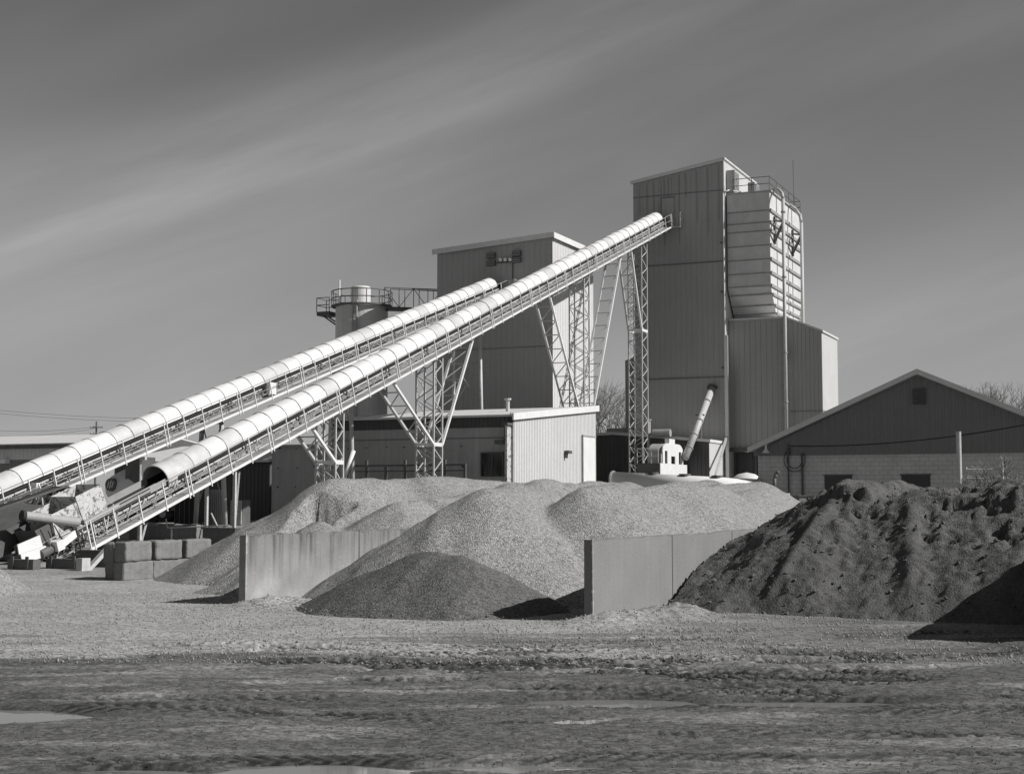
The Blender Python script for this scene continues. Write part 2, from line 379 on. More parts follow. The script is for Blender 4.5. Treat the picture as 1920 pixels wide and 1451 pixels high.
def ground():
    xs = np.concatenate([[-900, -400, -200, -120, -80, -60, -45, -35, -28, -22, -18, -16, -14.5, -13.6], np.arange(-13, 13, 0.04), [13.5, 14.5, 16, 18, 22, 28, 35, 45, 60, 80, 120, 200, 400, 900]])
    ys = np.concatenate([[-300, -60, -10, 3, 8], np.arange(10.5, 26, 0.04), np.arange(26, 42, 0.1), np.arange(42, 80, 1.0), [82, 90, 100, 115, 130, 160, 200, 300, 500, 900, 1800, 3000]])
    X, Y = np.meshgrid(xs, ys)
    Z = gz(Y)
    near = sstep((Y - 4) / 5) * (1 - sstep((Y - 36) / 8)) * (1 - sstep((np.abs(X) - 14) / 4))
    z = 0.16 * fbm(X / 3.5, Y / 2.6, 3, 1) + 0.07 * fbm(X / 1.0, Y / 0.6, 4, 5) + 0.026 * fbm(X / 0.13, Y / 0.11, 2, 9)
    calm = sstep((Y - 22.5) / 3)
    z = z * (1 - 0.75 * calm) + 0.03 * calm
    pw = np.zeros_like(X)
    for (cx, cy, rx, ry) in PUD:
        d = np.sqrt(((X - cx) / rx) ** 2 + ((Y - cy) / ry) ** 2) + 0.5 * fbm(X / 0.9, Y / 0.35, 3, 31)
        e = 1 - sstep((d - 0.75) / 0.8)
        z = z * (1 - e) - 0.075 * e
        pw = np.maximum(pw, 1 - sstep((d - 0.8) / 1.6))
    tr = np.zeros_like(X); td = np.zeros_like(X)
    for pts, wd, amp in tracks():
        P = np.array(pts); x0, x1 = P[:, 0].min() - 0.6, P[:, 0].max() + 0.6; y0, y1 = P[:, 1].min() - 0.6, P[:, 1].max() + 0.6
        ci = np.where((xs > x0) & (xs < x1))[0]; ri = np.where((ys > y0) & (ys < y1))[0]
        if not len(ci) or not len(ri): continue
        sl = (slice(ri[0], ri[-1] + 1), slice(ci[0], ci[-1] + 1)); sx_, sy_ = X[sl], Y[sl]
        best = np.full(sx_.shape, 9.0); al = np.zeros(sx_.shape); sd_ = np.zeros(sx_.shape); L = 0
        for i in range(len(P) - 1):
            d = P[i + 1] - P[i]; ln = np.hypot(*d); d = d / ln
            t = np.clip((sx_ - P[i, 0]) * d[0] + (sy_ - P[i, 1]) * d[1], 0, ln)
            cx_ = sx_ - P[i, 0] - d[0] * t; cy_ = sy_ - P[i, 1] - d[1] * t; dd = np.hypot(cx_, cy_)
            u = dd < best; best = np.where(u, dd, best); al = np.where(u, L + t, al); sd_ = np.where(u, cx_ * -d[1] + cy_ * d[0], sd_); L += ln
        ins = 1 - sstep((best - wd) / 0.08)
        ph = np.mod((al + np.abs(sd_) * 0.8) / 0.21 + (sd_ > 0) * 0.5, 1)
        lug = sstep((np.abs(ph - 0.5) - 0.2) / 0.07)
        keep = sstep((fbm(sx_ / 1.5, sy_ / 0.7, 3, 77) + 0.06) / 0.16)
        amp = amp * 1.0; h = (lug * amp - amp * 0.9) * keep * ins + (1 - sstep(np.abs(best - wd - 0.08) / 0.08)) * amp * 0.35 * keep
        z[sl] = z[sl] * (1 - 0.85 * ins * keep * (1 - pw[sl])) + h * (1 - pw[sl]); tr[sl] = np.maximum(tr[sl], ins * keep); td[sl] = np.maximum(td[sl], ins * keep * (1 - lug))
    # heaps of spill at the feet of the bay walls
    for (a, b, r, h) in ((-17.7, 26.4, 0.8, 0.16), (-17.0, 26.9, 0.8, 0.14), (-9.5, 25.2, 0.7, 0.16), (-9.0, 25.8, 0.7, 0.16), (-8.8, 26.8, 0.8, 0.2), (-8.6, 27.6, 0.8, 0.2), (-1.3, 24.2, 1.0, 0.25), (1.2, 21.6, 1.0, 0.4)):
        c = w(a, b); d2 = ((X - c.x) ** 2 + (Y - c.y) ** 2) / r ** 2
        z += h * np.exp(-d2 * 1.6) * (1 + 0.9 * fbm(X / 0.25, Y / 0.25, 3, 41))
    Z = Z + z * near
    Z[Y < 9] = -0.0
    far = 0.25 * fbm(X / 9, Y / 9, 3, 3) * sstep((Y - 60) / 20) * (Y < 300)
    Z = Z + far * 0.5
    edge = 20.3 + 1.5 * fbm(X / 6, Y / 6, 2, 12) * 2 - 0.10 * X * 0 + 1.3 * sstep((X - 0.5) / 4) * 1.6
    mud = 1 - sstep((Y - edge + 0.8 + 11 * fbm(X / 4.2, Y / 1.5, 5, 14)) / 3.0)
    pale = sstep((fbm(X / 2.4, Y / 0.5, 5, 22) - 0.06) / 0.14) * 0.38 + 0.8 * sstep((fbm(X / 0.9, Y / 0.2, 4, 23) + 0.12) / 0.2) * np.exp(-((X + 1.3) / 1.6) ** 2 - ((Y - 13.1) / 0.5) ** 2)  # paler blotches, plus a wet sheen near the camera painted into the colour
    mud = np.clip(mud * (1 - pale * (1 - tr)), 0, 1)
    rt = sstep((X - 1) / 3) * sstep((Y - 19) / 2) * (1 - sstep((Y - 30) / 4))
    mud = np.maximum(mud, rt * np.clip(0.72 + 1.3 * fbm(X / 2, Y / 0.7, 4, 52), 0, 1))
    st = sstep((fbm(X / 4.5, Y / 0.5, 4, 61) - 0.07) / 0.1) * (Y < 25) * 0.6
    mud = np.maximum(mud, st * (Y > 19))
    mud = np.where(Y > 44, 0.25, mud)
    mud = np.where(Y > 52, np.clip(0.3 + 0.6 * sstep((X + 8) / 6), 0, 1), mud)  # yard behind darkened to lessen light bounced onto the facades
    wet = np.clip(pw * 0.9 + sstep((fbm(X / 2.0, Y / 0.45, 4, 91) - 0.08) / 0.15) * (Y < 19) * 0.7, 0, 1) * near
    ny, nx = X.shape
    global GX, GY, GZ_
    GX, GY, GZ_ = xs, ys, Z
    me = bpy.data.meshes.new('ground')
    co = np.stack([X, Y, Z], -1).reshape(-1, 3).astype(np.float32)
    idx = np.arange(nx * ny).reshape(ny, nx)
    fc = np.stack([idx[:-1, :-1], idx[:-1, 1:], idx[1:, 1:], idx[1:, :-1]], -1).reshape(-1, 4)
    me.vertices.add(len(co)); me.vertices.foreach_set('co', co.ravel())
    me.loops.add(fc.size); me.loops.foreach_set('vertex_index', fc.ravel().astype(np.int32))
    me.polygons.add(len(fc)); me.polygons.foreach_set('loop_start', (np.arange(len(fc)) * 4).astype(np.int32))
    me.polygons.foreach_set('use_smooth', np.ones(len(fc), bool))
    me.update(calc_edges=True)
    for nm, arr in (('mud', mud), ('wet', wet), ('tread_shade', td)):
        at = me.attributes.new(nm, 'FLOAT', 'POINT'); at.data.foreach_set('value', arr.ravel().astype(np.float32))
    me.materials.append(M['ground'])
    o = bpy.data.objects.new('ground', me); S.collection.objects.link(o); o['kind'] = 'structure'
    return o
ground()
mb = MB(); mb.add([(-13, 11, -0.05), (13, 11, -0.05), (13, 20, -0.05), (-13, 20, -0.05)], [(0, 1, 2, 3)])
o = mb.build('puddle_water', wm, None, (0, 0, 0)); o['kind'] = 'structure'
# ------------------------------------------------------------------ stock piles
def grid_obj(name, A, B, H, keep, mt, label, cat, base, group=None):
    ny, nx = A.shape; idx = np.arange(nx * ny).reshape(ny, nx)
    k = keep[:-1, :-1] | keep[:-1, 1:] | keep[1:, 1:] | keep[1:, :-1]
    fc = np.stack([idx[:-1, :-1], idx[:-1, 1:], idx[1:, 1:], idx[1:, :-1]], -1)[k]
    used = np.unique(fc); remap = np.full(nx * ny, -1); remap[used] = np.arange(len(used)); fc = remap[fc]
    co = np.stack([A - base[0], B - base[1], H - base[2]], -1).reshape(-1, 3)[used].astype(np.float32)
    me = bpy.data.meshes.new(name)
    me.vertices.add(len(co)); me.vertices.foreach_set('co', co.ravel())
    me.loops.add(fc.size); me.loops.foreach_set('vertex_index', fc.ravel().astype(np.int32))
    me.polygons.add(len(fc)); me.polygons.foreach_set('loop_start', (np.arange(len(fc)) * 4).astype(np.int32))
    me.polygons.foreach_set('use_smooth', np.ones(len(fc), bool)); me.update(calc_edges=True)
    me.materials.append(mt)
    o = bpy.data.objects.new(name, me); S.collection.objects.link(o)
    o.location = w(*base); o.rotation_euler = (0, 0, R(-24)); tag(o, label, cat, group)
    return o
def cones(A, B, L, k=0.18):
    s = None
    for (a0, b0, a1, b1, z0, z1, sl) in L:
        dx, dy = a1 - a0, b1 - b0; ll = dx * dx + dy * dy
        t = np.clip(((A - a0) * dx + (B - b0) * dy) / ll, 0, 1) if ll > 1e-6 else np.zeros_like(A)
        d = np.hypot(A - a0 - dx * t, B - b0 - dy * t)
        h = z0 + (z1 - z0) * t - sl * (np.sqrt(d * d + 0.14) - 0.37)
        s = h if s is None else np.maximum(s, h) + k * np.exp(-np.abs(s - h) / k * 0.9) * 0.35
    return s
TOE = {'gravel': [], 'gravel_dark': [], 'sand': []}
def pile(name, L, a0, a1, b0, b1, res, mt, label, cat, rough=0.022, mod=None, k=0.07, group=None):
    A, B = np.meshgrid(np.arange(a0, a1, res), np.arange(b0, b1, res))
    H = cones(A, B, L, k) + 0.26 * fbm(A / 1.5, B / 1.9, 3, 3) - 0.30 * (np.abs(fbm(A / 1.3, B / 2.4, 2, 47)) - 0.08) + rough * 2 * fbm(A / 0.17, B / 0.17, 3, 17)
    if mod: H = mod(A, B, H)
    G = gz(-A * SA + B * CA) - 0.18
    rel = H - (G + 0.18); rg = np.random.RandomState(len(L) * 7 + int(b0)); key = {v.name: k for k, v in M.items()}[mt.name]
    n_ = 2600 if key != 'sand' else 2600
    near_ = (rel > (-0.32 if key != 'sand' else -0.25)) & (rel < (0.10 if key != 'sand' else 2.6)) & (-A * SA + B * CA < 40)
    ii = np.argwhere(near_)
    if len(ii):
        pk_ = ii[rg.randint(0, len(ii), n_ if b1 < 50 or key != 'gravel' else n_)]
        for (yy, xx) in pk_:
            sz = (0.010 + 0.03 * rg.rand() ** 3) if key != 'sand' else (0.015 + 0.06 * rg.rand() ** 4)
            TOE[key].append((A[yy, xx] + rg.uniform(-res, res), B[yy, xx] + rg.uniform(-res, res), max(H[yy, xx], G[yy, xx] + 0.18) + sz * .3, sz))
    keep = H > G; H = np.maximum(H, G)
    ca, cb = (a0 + a1) / 2, (b0 + b1) / 2
    return grid_obj(name, A, B, H, keep, mt, label, cat, (ca, cb, 0), group)
W1, W2, W3 = -18.26, -9.78, -1.3
def cut_left(A, B, H):                   # a loader bite in the face of the left pile
    c = pa(628, 958, -21.6)
    P0, P1 = pb(562, 955, c[1]), pb(645, 965, c[1])
    e = 0.25 * fbm(A / 0.3, B / 0.3, 3, 88)
    gate = sstep((A - P0[0] + e) / 0.25) * sstep((P1[0] - A + e) / 0.45)
    bc = c[1] + 0.35 + 0.5 * fbm(A / 0.5, B * 0 + 3, 3, 8) + 0.35 * (A - P0[0])
    dep = np.where(B < bc, np.exp(-(bc - B) / 1.3), 1 - sstep((B - bc) / 0.09))
    return H - 1.15 * gate * dep
def modA(A, B, H):
    H = cut_left(A, B, H)
    lim = 1.42 + np.maximum(0, (W1 - 0.15 - A)) * 0.66 + 0.06 * fbm(A / 0.3, B / 0.3, 2, 5)
    return np.where(B < 38, np.minimum(H, lim), H)
pile('gravel_pile', [(-22.6, 37.6, -21.6, 41.5, 2.95, 3.0, 0.62), (-21.4, 41, -19.5, 49, 3.05, 2.9, 0.6), (-21.3, 34.5, -21.3, 34.5, 1.7, 1.7, 0.6), (-19.8, 36.5, -19.3, 42, 2.3, 2.6, 0.6), (-20.2, 30.6, -20.2, 30.6, 0.75, 0.75, 0.5)],
     -31, -17.6, 24.5, 56, 0.085, M['gravel'], 'left grey gravel pile behind the left bay wall with a dark bite in its face', 'gravel pile', mod=modA)
def modB(A, B, H):
    lim2 = 1.47 + np.maximum(0, (W2 - 0.1 - A)) * 0.64 + 0.05 * fbm(A / 0.25, B / 0.25, 2, 6)
    return np.minimum(H, lim2)
pile('gravel_pile', [(-14.7, 31.2, -15.0, 36, 2.6, 2.85, 0.66), (-16.4, 35.0, -16.6, 40, 2.6, 2.75, 0.66), (-13.0, 33.5, -13.0, 35.5, 2.6, 2.75, 0.62), (-15.2, 37.5, -15.0, 41, 2.75, 2.8, 0.62), (-12.8, 36.0, -11.5, 41.5, 2.65, 2.75, 0.62), (-17.0, 36, -17.6, 42, 2.4, 2.6, 0.6)],
     -19.8, W2 - 0.02, 21, 45.5, 0.075, M['gravel'], 'big light gravel pile filling the bay between the two concrete walls', 'gravel pile', mod=modB)
pile('gravel_pile', [(-14.15, 27.2, -13.5, 27.1, 1.3, 1.25, 0.55), (-14.9, 26.5, -14.8, 26.4, 0.55, 0.55, 0.42), (-12.9, 26.3, -12.9, 26.3, 0.5, 0.5, 0.5)],
     -18.0, W2 - 0.02, 20.5, 30.5, 0.065, M['gravel_dark'], 'low dark gravel pile spread in front of the middle gravel pile', 'gravel pile')
pile('gravel_pile', [(-14.8, 46.5, -14.6, 50, 2.95, 3.1, 0.62), (-13.4, 45.5, -13.0, 51, 2.85, 3.0, 0.6), (-17.5, 46, -18.5, 53, 2.8, 3.05, 0.62), (-12.2, 43.5, -12.0, 46.5, 2.45, 2.6, 0.6)],
     -26, -3, 36, 62, 0.1, M['gravel'], 'long pale gravel pile at the rear, sloping down behind the sand pile', 'gravel pile', mod=lambda A, B, H: np.where(B < 42.5, np.minimum(H, 1.2 + np.maximum(0, W2 - A) * 0.6 + (B - 36) * 0.05), H))
def modS(A, B, H):
    # slumped sand: a steep broken scarp under the crest, gullies and slabs below it
    top = 2.3 + 0.35 * fbm(A / 1.1, B / 1.6, 4, 15)
    H = np.where(H > top, top + (0.12 + 0.22 * sstep((fbm(A / 1.3, B * 0 + 2, 2, 91) + .1) / .2)) * sstep((H - top) / 0.09) + (H - top) * 0.12, H)
    wv = A + 0.5 * fbm(A / 0.7, B / 1.0, 4, 61)
    body = sstep((H - 0.12) / 0.6)
    g = fbm(wv / 1.1, B / 4.5, 3, 25); H = H + 0.32 * g * body
    ch = 0
    for a_c, sl_, wd_ in ((-7.05, .16, .17), (-4.75, -.10, .20), (-2.4, .2, .2)):
        ch = np.maximum(ch, np.exp(-((A - a_c - sl_ * (B - 31) - .25 * fbm(B / 1.2, A * 0 + a_c, 2, 9)) / wd_) ** 2))
    up = sstep((H - 1.1) / 0.8) * (1 - ch)
    pk = fbm(A / 0.5, B / 0.35, 4, 71); H = H - 0.20 * sstep((pk - 0.11) / 0.04) * up - 0.05 * sstep((pk + 0.02) / 0.04) * up
    rub = np.abs(fbm(A / 0.30, B / 0.16, 3, 29)); rough_ = body * (1 - .85 * ch)
    H = H + (0.12 * rub - 0.03) * rough_ * (0.5 + 1.6 * sstep((fbm(A / 1.5, B / 1.2, 2, 57) + .05) / .15))
    H = H + 0.09 * fbm(A / 0.45, B / 0.09, 4, 33) * rough_ + 0.04 * fbm(A / 0.10, B / 0.10, 2, 39) * (1 - .6 * ch) + 0.09 * ch * body * (1 - sstep((H - 2.0) / 0.4))
    return H
pile('sand_pile', [(-6.0, 34.6, -3.0, 34.3, 3.05, 3.1, 0.56), (-3.0, 34.3, 2.5, 34.5, 3.1, 2.5, 0.56), (-8.6, 36.5, -8.2, 39, 1.6, 2.0, 0.5), (-8.3, 30.6, -7.0, 31.3, 0.75, 1.1, 0.55), (-4.5, 30.8, 0.5, 30.5, 0.95, 0.9, 0.5), (-6.0, 37, -5, 43, 3.0, 3.0, 0.55)],
     W2 + 0.16, 6, 25, 44, 0.048, M['sand'], 'large dark damp sand pile with a crumbling top edge, right of the right wall', 'sand pile', rough=0.05, mod=modS, k=0.3)
c = pa(-90, 1040, -26.5)
pile('gravel_pile', [(-27.3, 24.8, -28.5, 27, 1.7, 2.0, 0.75)], -32, -22, 20, 31, 0.08, M['gravel'], 'pale gravel pile cut off by the left edge of the picture', 'gravel pile')
OCT = [(0, 2, 4), (2, 1, 4), (1, 3, 4), (3, 0, 4), (2, 0, 5), (1, 2, 5), (3, 1, 5), (0, 3, 5)]
for key, mt_, lbl, nm_ in (('gravel', 'gravel_dust', 'loose light stones rolled to the feet of the gravel piles', 'loose_stones'), ('gravel_dark', 'stone_dark', 'loose dark stones at the foot of the low dark gravel pile', 'loose_stones'), ('sand', 'clod', 'crumbled clods lying on the face and foot of the sand pile', 'sand_clods')):
    V_, F_ = [], []; rn = random.Random(5)
    for (a, b, z, r_) in TOE[key]:
        c = w(a, b, z); o_ = len(V_)
        for d_ in ((1, 0, 0), (-1, 0, 0), (0, 1, 0), (0, -1, 0), (0, 0, 1), (0, 0, -1)):
            q_ = rn.uniform(.6, 1.15) * r_; V_.append((c.x + d_[0] * q_ + rn.uniform(-.3, .3) * r_, c.y + d_[1] * q_ + rn.uniform(-.3, .3) * r_, c.z + d_[2] * q_ * .8))
        F_ += [tuple(i + o_ for i in f) for f in OCT]
    mb = MB(); mb.v, mb.f = V_, F_; o = mb.build(nm_, M[mt_], None, (0, 0, 0)); tag(o, lbl, 'stones' if key != 'sand' else 'clods'); o['kind'] = 'stuff'
# pebbles and clods lying about the yard: real stones, so that they stand up from the flat ground
def scatter(name, mt_, label, cat, n, x0, x1, y0, y1, r0, r1, seed, pw_=1.0, zoff=0.0):
    rg = np.random.RandomState(seed)
    x = rg.uniform(x0, x1, n); y = y0 + (y1 - y0) * rg.rand(n) ** pw_
    dens = fbm(x / 1.6, y / 0.8, 3, seed) > -0.03 - 0.3 * rg.rand(n); x, y = x[dens], y[dens]; n = len(x)
    gx = np.searchsorted(GX, x).clip(0, len(GX) - 1); gy = np.searchsorted(GY, y).clip(0, len(GY) - 1); z = GZ_[gy, gx] + zoff
    rr = r0 + (r1 - r0) * rg.rand(n) ** 3
    base = np.array([(1, 0, 0), (-1, 0, 0), (0, 1, 0), (0, -1, 0), (0, 0, 1), (0, 0, -1)], float)
    vs = base[None] * (rr[:, None, None] * rg.uniform(.65, 1.2, (n, 6, 1))) + rg.uniform(-.25, .25, (n, 6, 3)) * rr[:, None, None]
    vs += np.stack([x, y, z + rr * .35], -1)[:, None, :]
    fc = (np.array(OCT)[None] + (np.arange(n) * 6)[:, None, None]).reshape(-1, 3)
    me = bpy.data.meshes.new(name); me.vertices.add(n * 6); me.vertices.foreach_set('co', vs.reshape(-1).astype(np.float32))
    me.loops.add(fc.size); me.loops.foreach_set('vertex_index', fc.ravel().astype(np.int32)); me.polygons.add(len(fc))
    me.polygons.foreach_set('loop_start', (np.arange(len(fc)) * 3).astype(np.int32)); me.update(calc_edges=True); me.materials.append(M[mt_])
    o = bpy.data.objects.new(name, me); S.collection.objects.link(o); tag(o, label, cat); o['kind'] = 'stuff'
scatter('loose_gravel', 'gravel_dust', 'pale loose gravel covering the yard in front of the piles', 'gravel', 34000, -12, 12, 20.6, 36, 0.007, 0.025, 3, 1.1)
scatter('pebbles', 'pebble', 'small dark stones and clods scattered over the muddy foreground', 'pebbles', 16000, -8, 8, 11.6, 22, 0.003, 0.0125, 4, 1.0)
# ------------------------------------------------------------------ bay walls and blocks
def stained_wall():
    m = mat('stained_wall', 0.2, 0.9, var=0.14, scale=1.6, fine=0.12, fscale=40, bump=0.5, bscale=12, streak=0.0)
    n, l = m.node_tree.nodes, m.node_tree.links; b = n['Principled BSDF']; col = b.inputs['Base Color'].links[0].from_socket
    t = n.new('ShaderNodeTexCoord'); sp = n.new('ShaderNodeSeparateXYZ'); l.new(t.outputs['Object'], sp.inputs[0])
    def nz(scl, sc, lo, hi):
        mp = n.new('ShaderNodeMapping'); mp.inputs['Scale'].default_value = scl; l.new(t.outputs['Object'], mp.inputs[0])
        x = n.new('ShaderNodeTexNoise'); x.inputs['Scale'].default_value = sc; x.inputs['Detail'].default_value = 6; x.inputs['Roughness'].default_value = .65; l.new(mp.outputs[0], x.inputs[0])
        q_ = n.new('ShaderNodeMapRange'); q_.inputs['From Min'].default_value = lo; q_.inputs['From Max'].default_value = hi; l.new(x.outputs['Fac'], q_.inputs['Value']); return q_.outputs[0]
    def ma(op, a, c):
        x = n.new('ShaderNodeMath'); x.operation = op
        for i, q_ in enumerate((a, c)):
            if isinstance(q_, (int, float)): x.inputs[i].default_value = q_
            else: l.new(q_, x.inputs[i])
        return x.outputs[0]
    # water runs hanging from the top edge, pale gravel dust thrown up from below
    run = nz((2.2, 2.2, .16), 2.0, .47, .66)
    hi_ = n.new('ShaderNodeMapRange'); hi_.inputs['From Min'].default_value = .25; hi_.inputs['From Max'].default_value = 1.5; l.new(sp.outputs['Z'], hi_.inputs['Value'])
    dust = ma('MULTIPLY', ma('SUBTRACT', 1.05, hi_.outputs[0]), nz((1, 1, 1), 1.4, .2, .75))
    f = ma('MULTIPLY', ma('SUBTRACT', 1, ma('MULTIPLY', ma('MULTIPLY', run, hi_.outputs[0]), .62)), ma('ADD', 1, ma('MULTIPLY', dust, .8)))
    f2 = ma('MULTIPLY', f, ma('ADD', 1, ma('MULTIPLY', nz((.3, .3, 4), 3, .62, .68), .25)))
    l.new(ma('MULTIPLY', col, f2), b.inputs['Base Color']); return m
M['stained_wall'] = stained_wall()
def bay_wall(a, b0, b1, label, seed):
    rnd = random.Random(seed)
    t = thing('concrete_wall', label, 'wall', (a, b0, 0), 'bay walls between the stock piles')
    # slab running away from the camera with an uneven top edge
    n = 60; th = 0.17; vs = []
    for i in range(n + 1):
        b = b0 + (b1 - b0) * (i / n) ** 1.5; zt = (1.9 if seed == 3 else 1.55) + rnd.uniform(-0.014, 0.010) - (rnd.uniform(.02, .06) if rnd.random() < .12 else 0)
        e = rnd.uniform(0, 0.03) if i else 0
        vs += [(a - th, b, -0.3), (a, b, -0.3), (a, b, zt - e), (a - th, b, zt)]
    fs = [(0, 3, 2, 1), (4 * n, 4 * n + 1, 4 * n + 2, 4 * n + 3)]
    for i in range(n):
        k = 4 * i
        fs += [(k + 1, k + 2, k + 6, k + 5), (k + 2, k + 3, k + 7, k + 6), (k + 3, k, k + 4, k + 7)]
    mb = MB(); mb.add(vs, fs); mb.build('slab', M['stained_wall' if seed == 1 else 'smooth_concrete'], t)
    mb = MB()
    for bj in (b0 + 4.9, b0 + 9.8): mb.box(a - .002, a + .006, bj, bj + .05, -.2, 1.54)
    mb.build('panel_joint', M['dark_steel'], t)
    mb = MB(); z = -0.05                                     # chipped pale arris on the corner
    while z < 1.53:
        h = rnd.uniform(0.03, 0.12); o_ = rnd.uniform(0.004, 0.022)
        mb.add([(a - o_ * 1.6, b0 - 0.004, z), (a + 0.004, b0 - 0.004, z), (a + 0.004, b0 + o_ * 2.4, z), (a - o_ * 1.6, b0 - 0.004, z + h), (a + 0.004, b0 - 0.004, z + h), (a + 0.004, b0 + o_ * 2.4, z + h)],
               [(0, 1, 4, 3), (1, 2, 5, 4), (3, 4, 5), (0, 2, 1), (0, 3, 5, 2)]); z += h
    mb.build('chipped_edge', M['chipped'], t)
bay_wall(W1, 26.7, 42, 'left bay wall of stained concrete with gravel heaped against it', 1)
bay_wall(W2, 25.7, 42, 'right bay wall of smooth pale concrete beside the dark sand pile', 2)
bay_wall(W3, 25.0, 40, 'bay wall just beyond the right edge that throws the black shadow on the sand', 3)
def block(a, b, z, la, lb, h, label, rz=0):
    mb = MB(); rr = 0.07; n1, n2, n3 = 8, 22, 12; rnd = random.Random(int((a * 31 + b * 17 + z * 7) * 10))
    ox, oy = rnd.uniform(0, 50), rnd.uniform(0, 50)
    def pt(x, y, zz):
        cx = max(-la / 2 + rr, min(la / 2 - rr, x)); cy = max(-lb / 2 + rr, min(lb / 2 - rr, y)); cz = max(rr * .6, min(h - rr, zz))
        v = Vector((x - cx, y - cy, zz - cz)); L = v.length
        w_ = float(fbm((x + y) * 5 + ox, (zz - y * .3) * 5 + oy, 3, 4)) * .05
        if L > 1e-6: v = v / L * (rr + w_)
        return Vector((cx, cy, cz)) + v
    def face(fn, m1, m2):
        vs = [pt(*fn(i / m1, j / m2)) for j in range(m2 + 1) for i in range(m1 + 1)]
        mb.add(vs, [(j * (m1 + 1) + i, j * (m1 + 1) + i + 1, (j + 1) * (m1 + 1) + i + 1, (j + 1) * (m1 + 1) + i) for j in range(m2) for i in range(m1)])
    face(lambda u, v: (la / 2, (u - .5) * lb, v * h), n2, n3); face(lambda u, v: (-la / 2, (.5 - u) * lb, v * h), n2, n3)
    face(lambda u, v: ((u - .5) * la, -lb / 2, v * h), n1, n3); face(lambda u, v: ((.5 - u) * la, lb / 2, v * h), n1, n3)
    face(lambda u, v: ((u - .5) * la, (v - .5) * lb, h), n1, n2); face(lambda u, v: ((.5 - u) * la, (v - .5) * lb, 0.01), n1, n2)
    o = mb.build('concrete_block', M['concrete'], None, (0, 0, 0))
    o.location = w(a, b, z); o.rotation_euler = (0, 0, R(-24 + rz)); tag(o, label, 'block', 'concrete blocks by the conveyor foot')
    return o
BL = [(-27.3, 34.25, 0, 'bottom block at the near end of the right block stack, left of the gravel'),
      (-27.3, 34.2, .61, 'top block at the near end of the right block stack'),
      (-27.3, 35.6, 0, 'bottom block in the middle of the right block stack, half buried in gravel'),
      (-27.3, 35.62, .61, 'top block in the middle of the right block stack'),
      (-27.25, 37.0, .61, 'top block at the far end of the right block stack, against the gravel'),
      (-27.9, 34.5, 0, 'dark bottom block of the left block stack'),
      (-27.9, 34.45, .55, 'dark top block of the left block stack')]
for i, (a, b, z, lb_) in enumerate(BL): block(a + random.uniform(-.05, .05), b, z * .92, .46 + random.uniform(-.04, .04), 1.26 + random.uniform(-.08, .02), .555, lb_, random.uniform(-5, 5))
c0 = Vector((-16.6, 62)); 
for i in range(3):
    p = (pb(275 + i * 36, 1000, 50.5)[0], 50.5)
    block(p[0], p[1], ga(*p), 1.45, .62, .66, ['leftmost', 'middle', 'rightmost'][i] + ' of the three dark blocks laid in line behind the block stack')
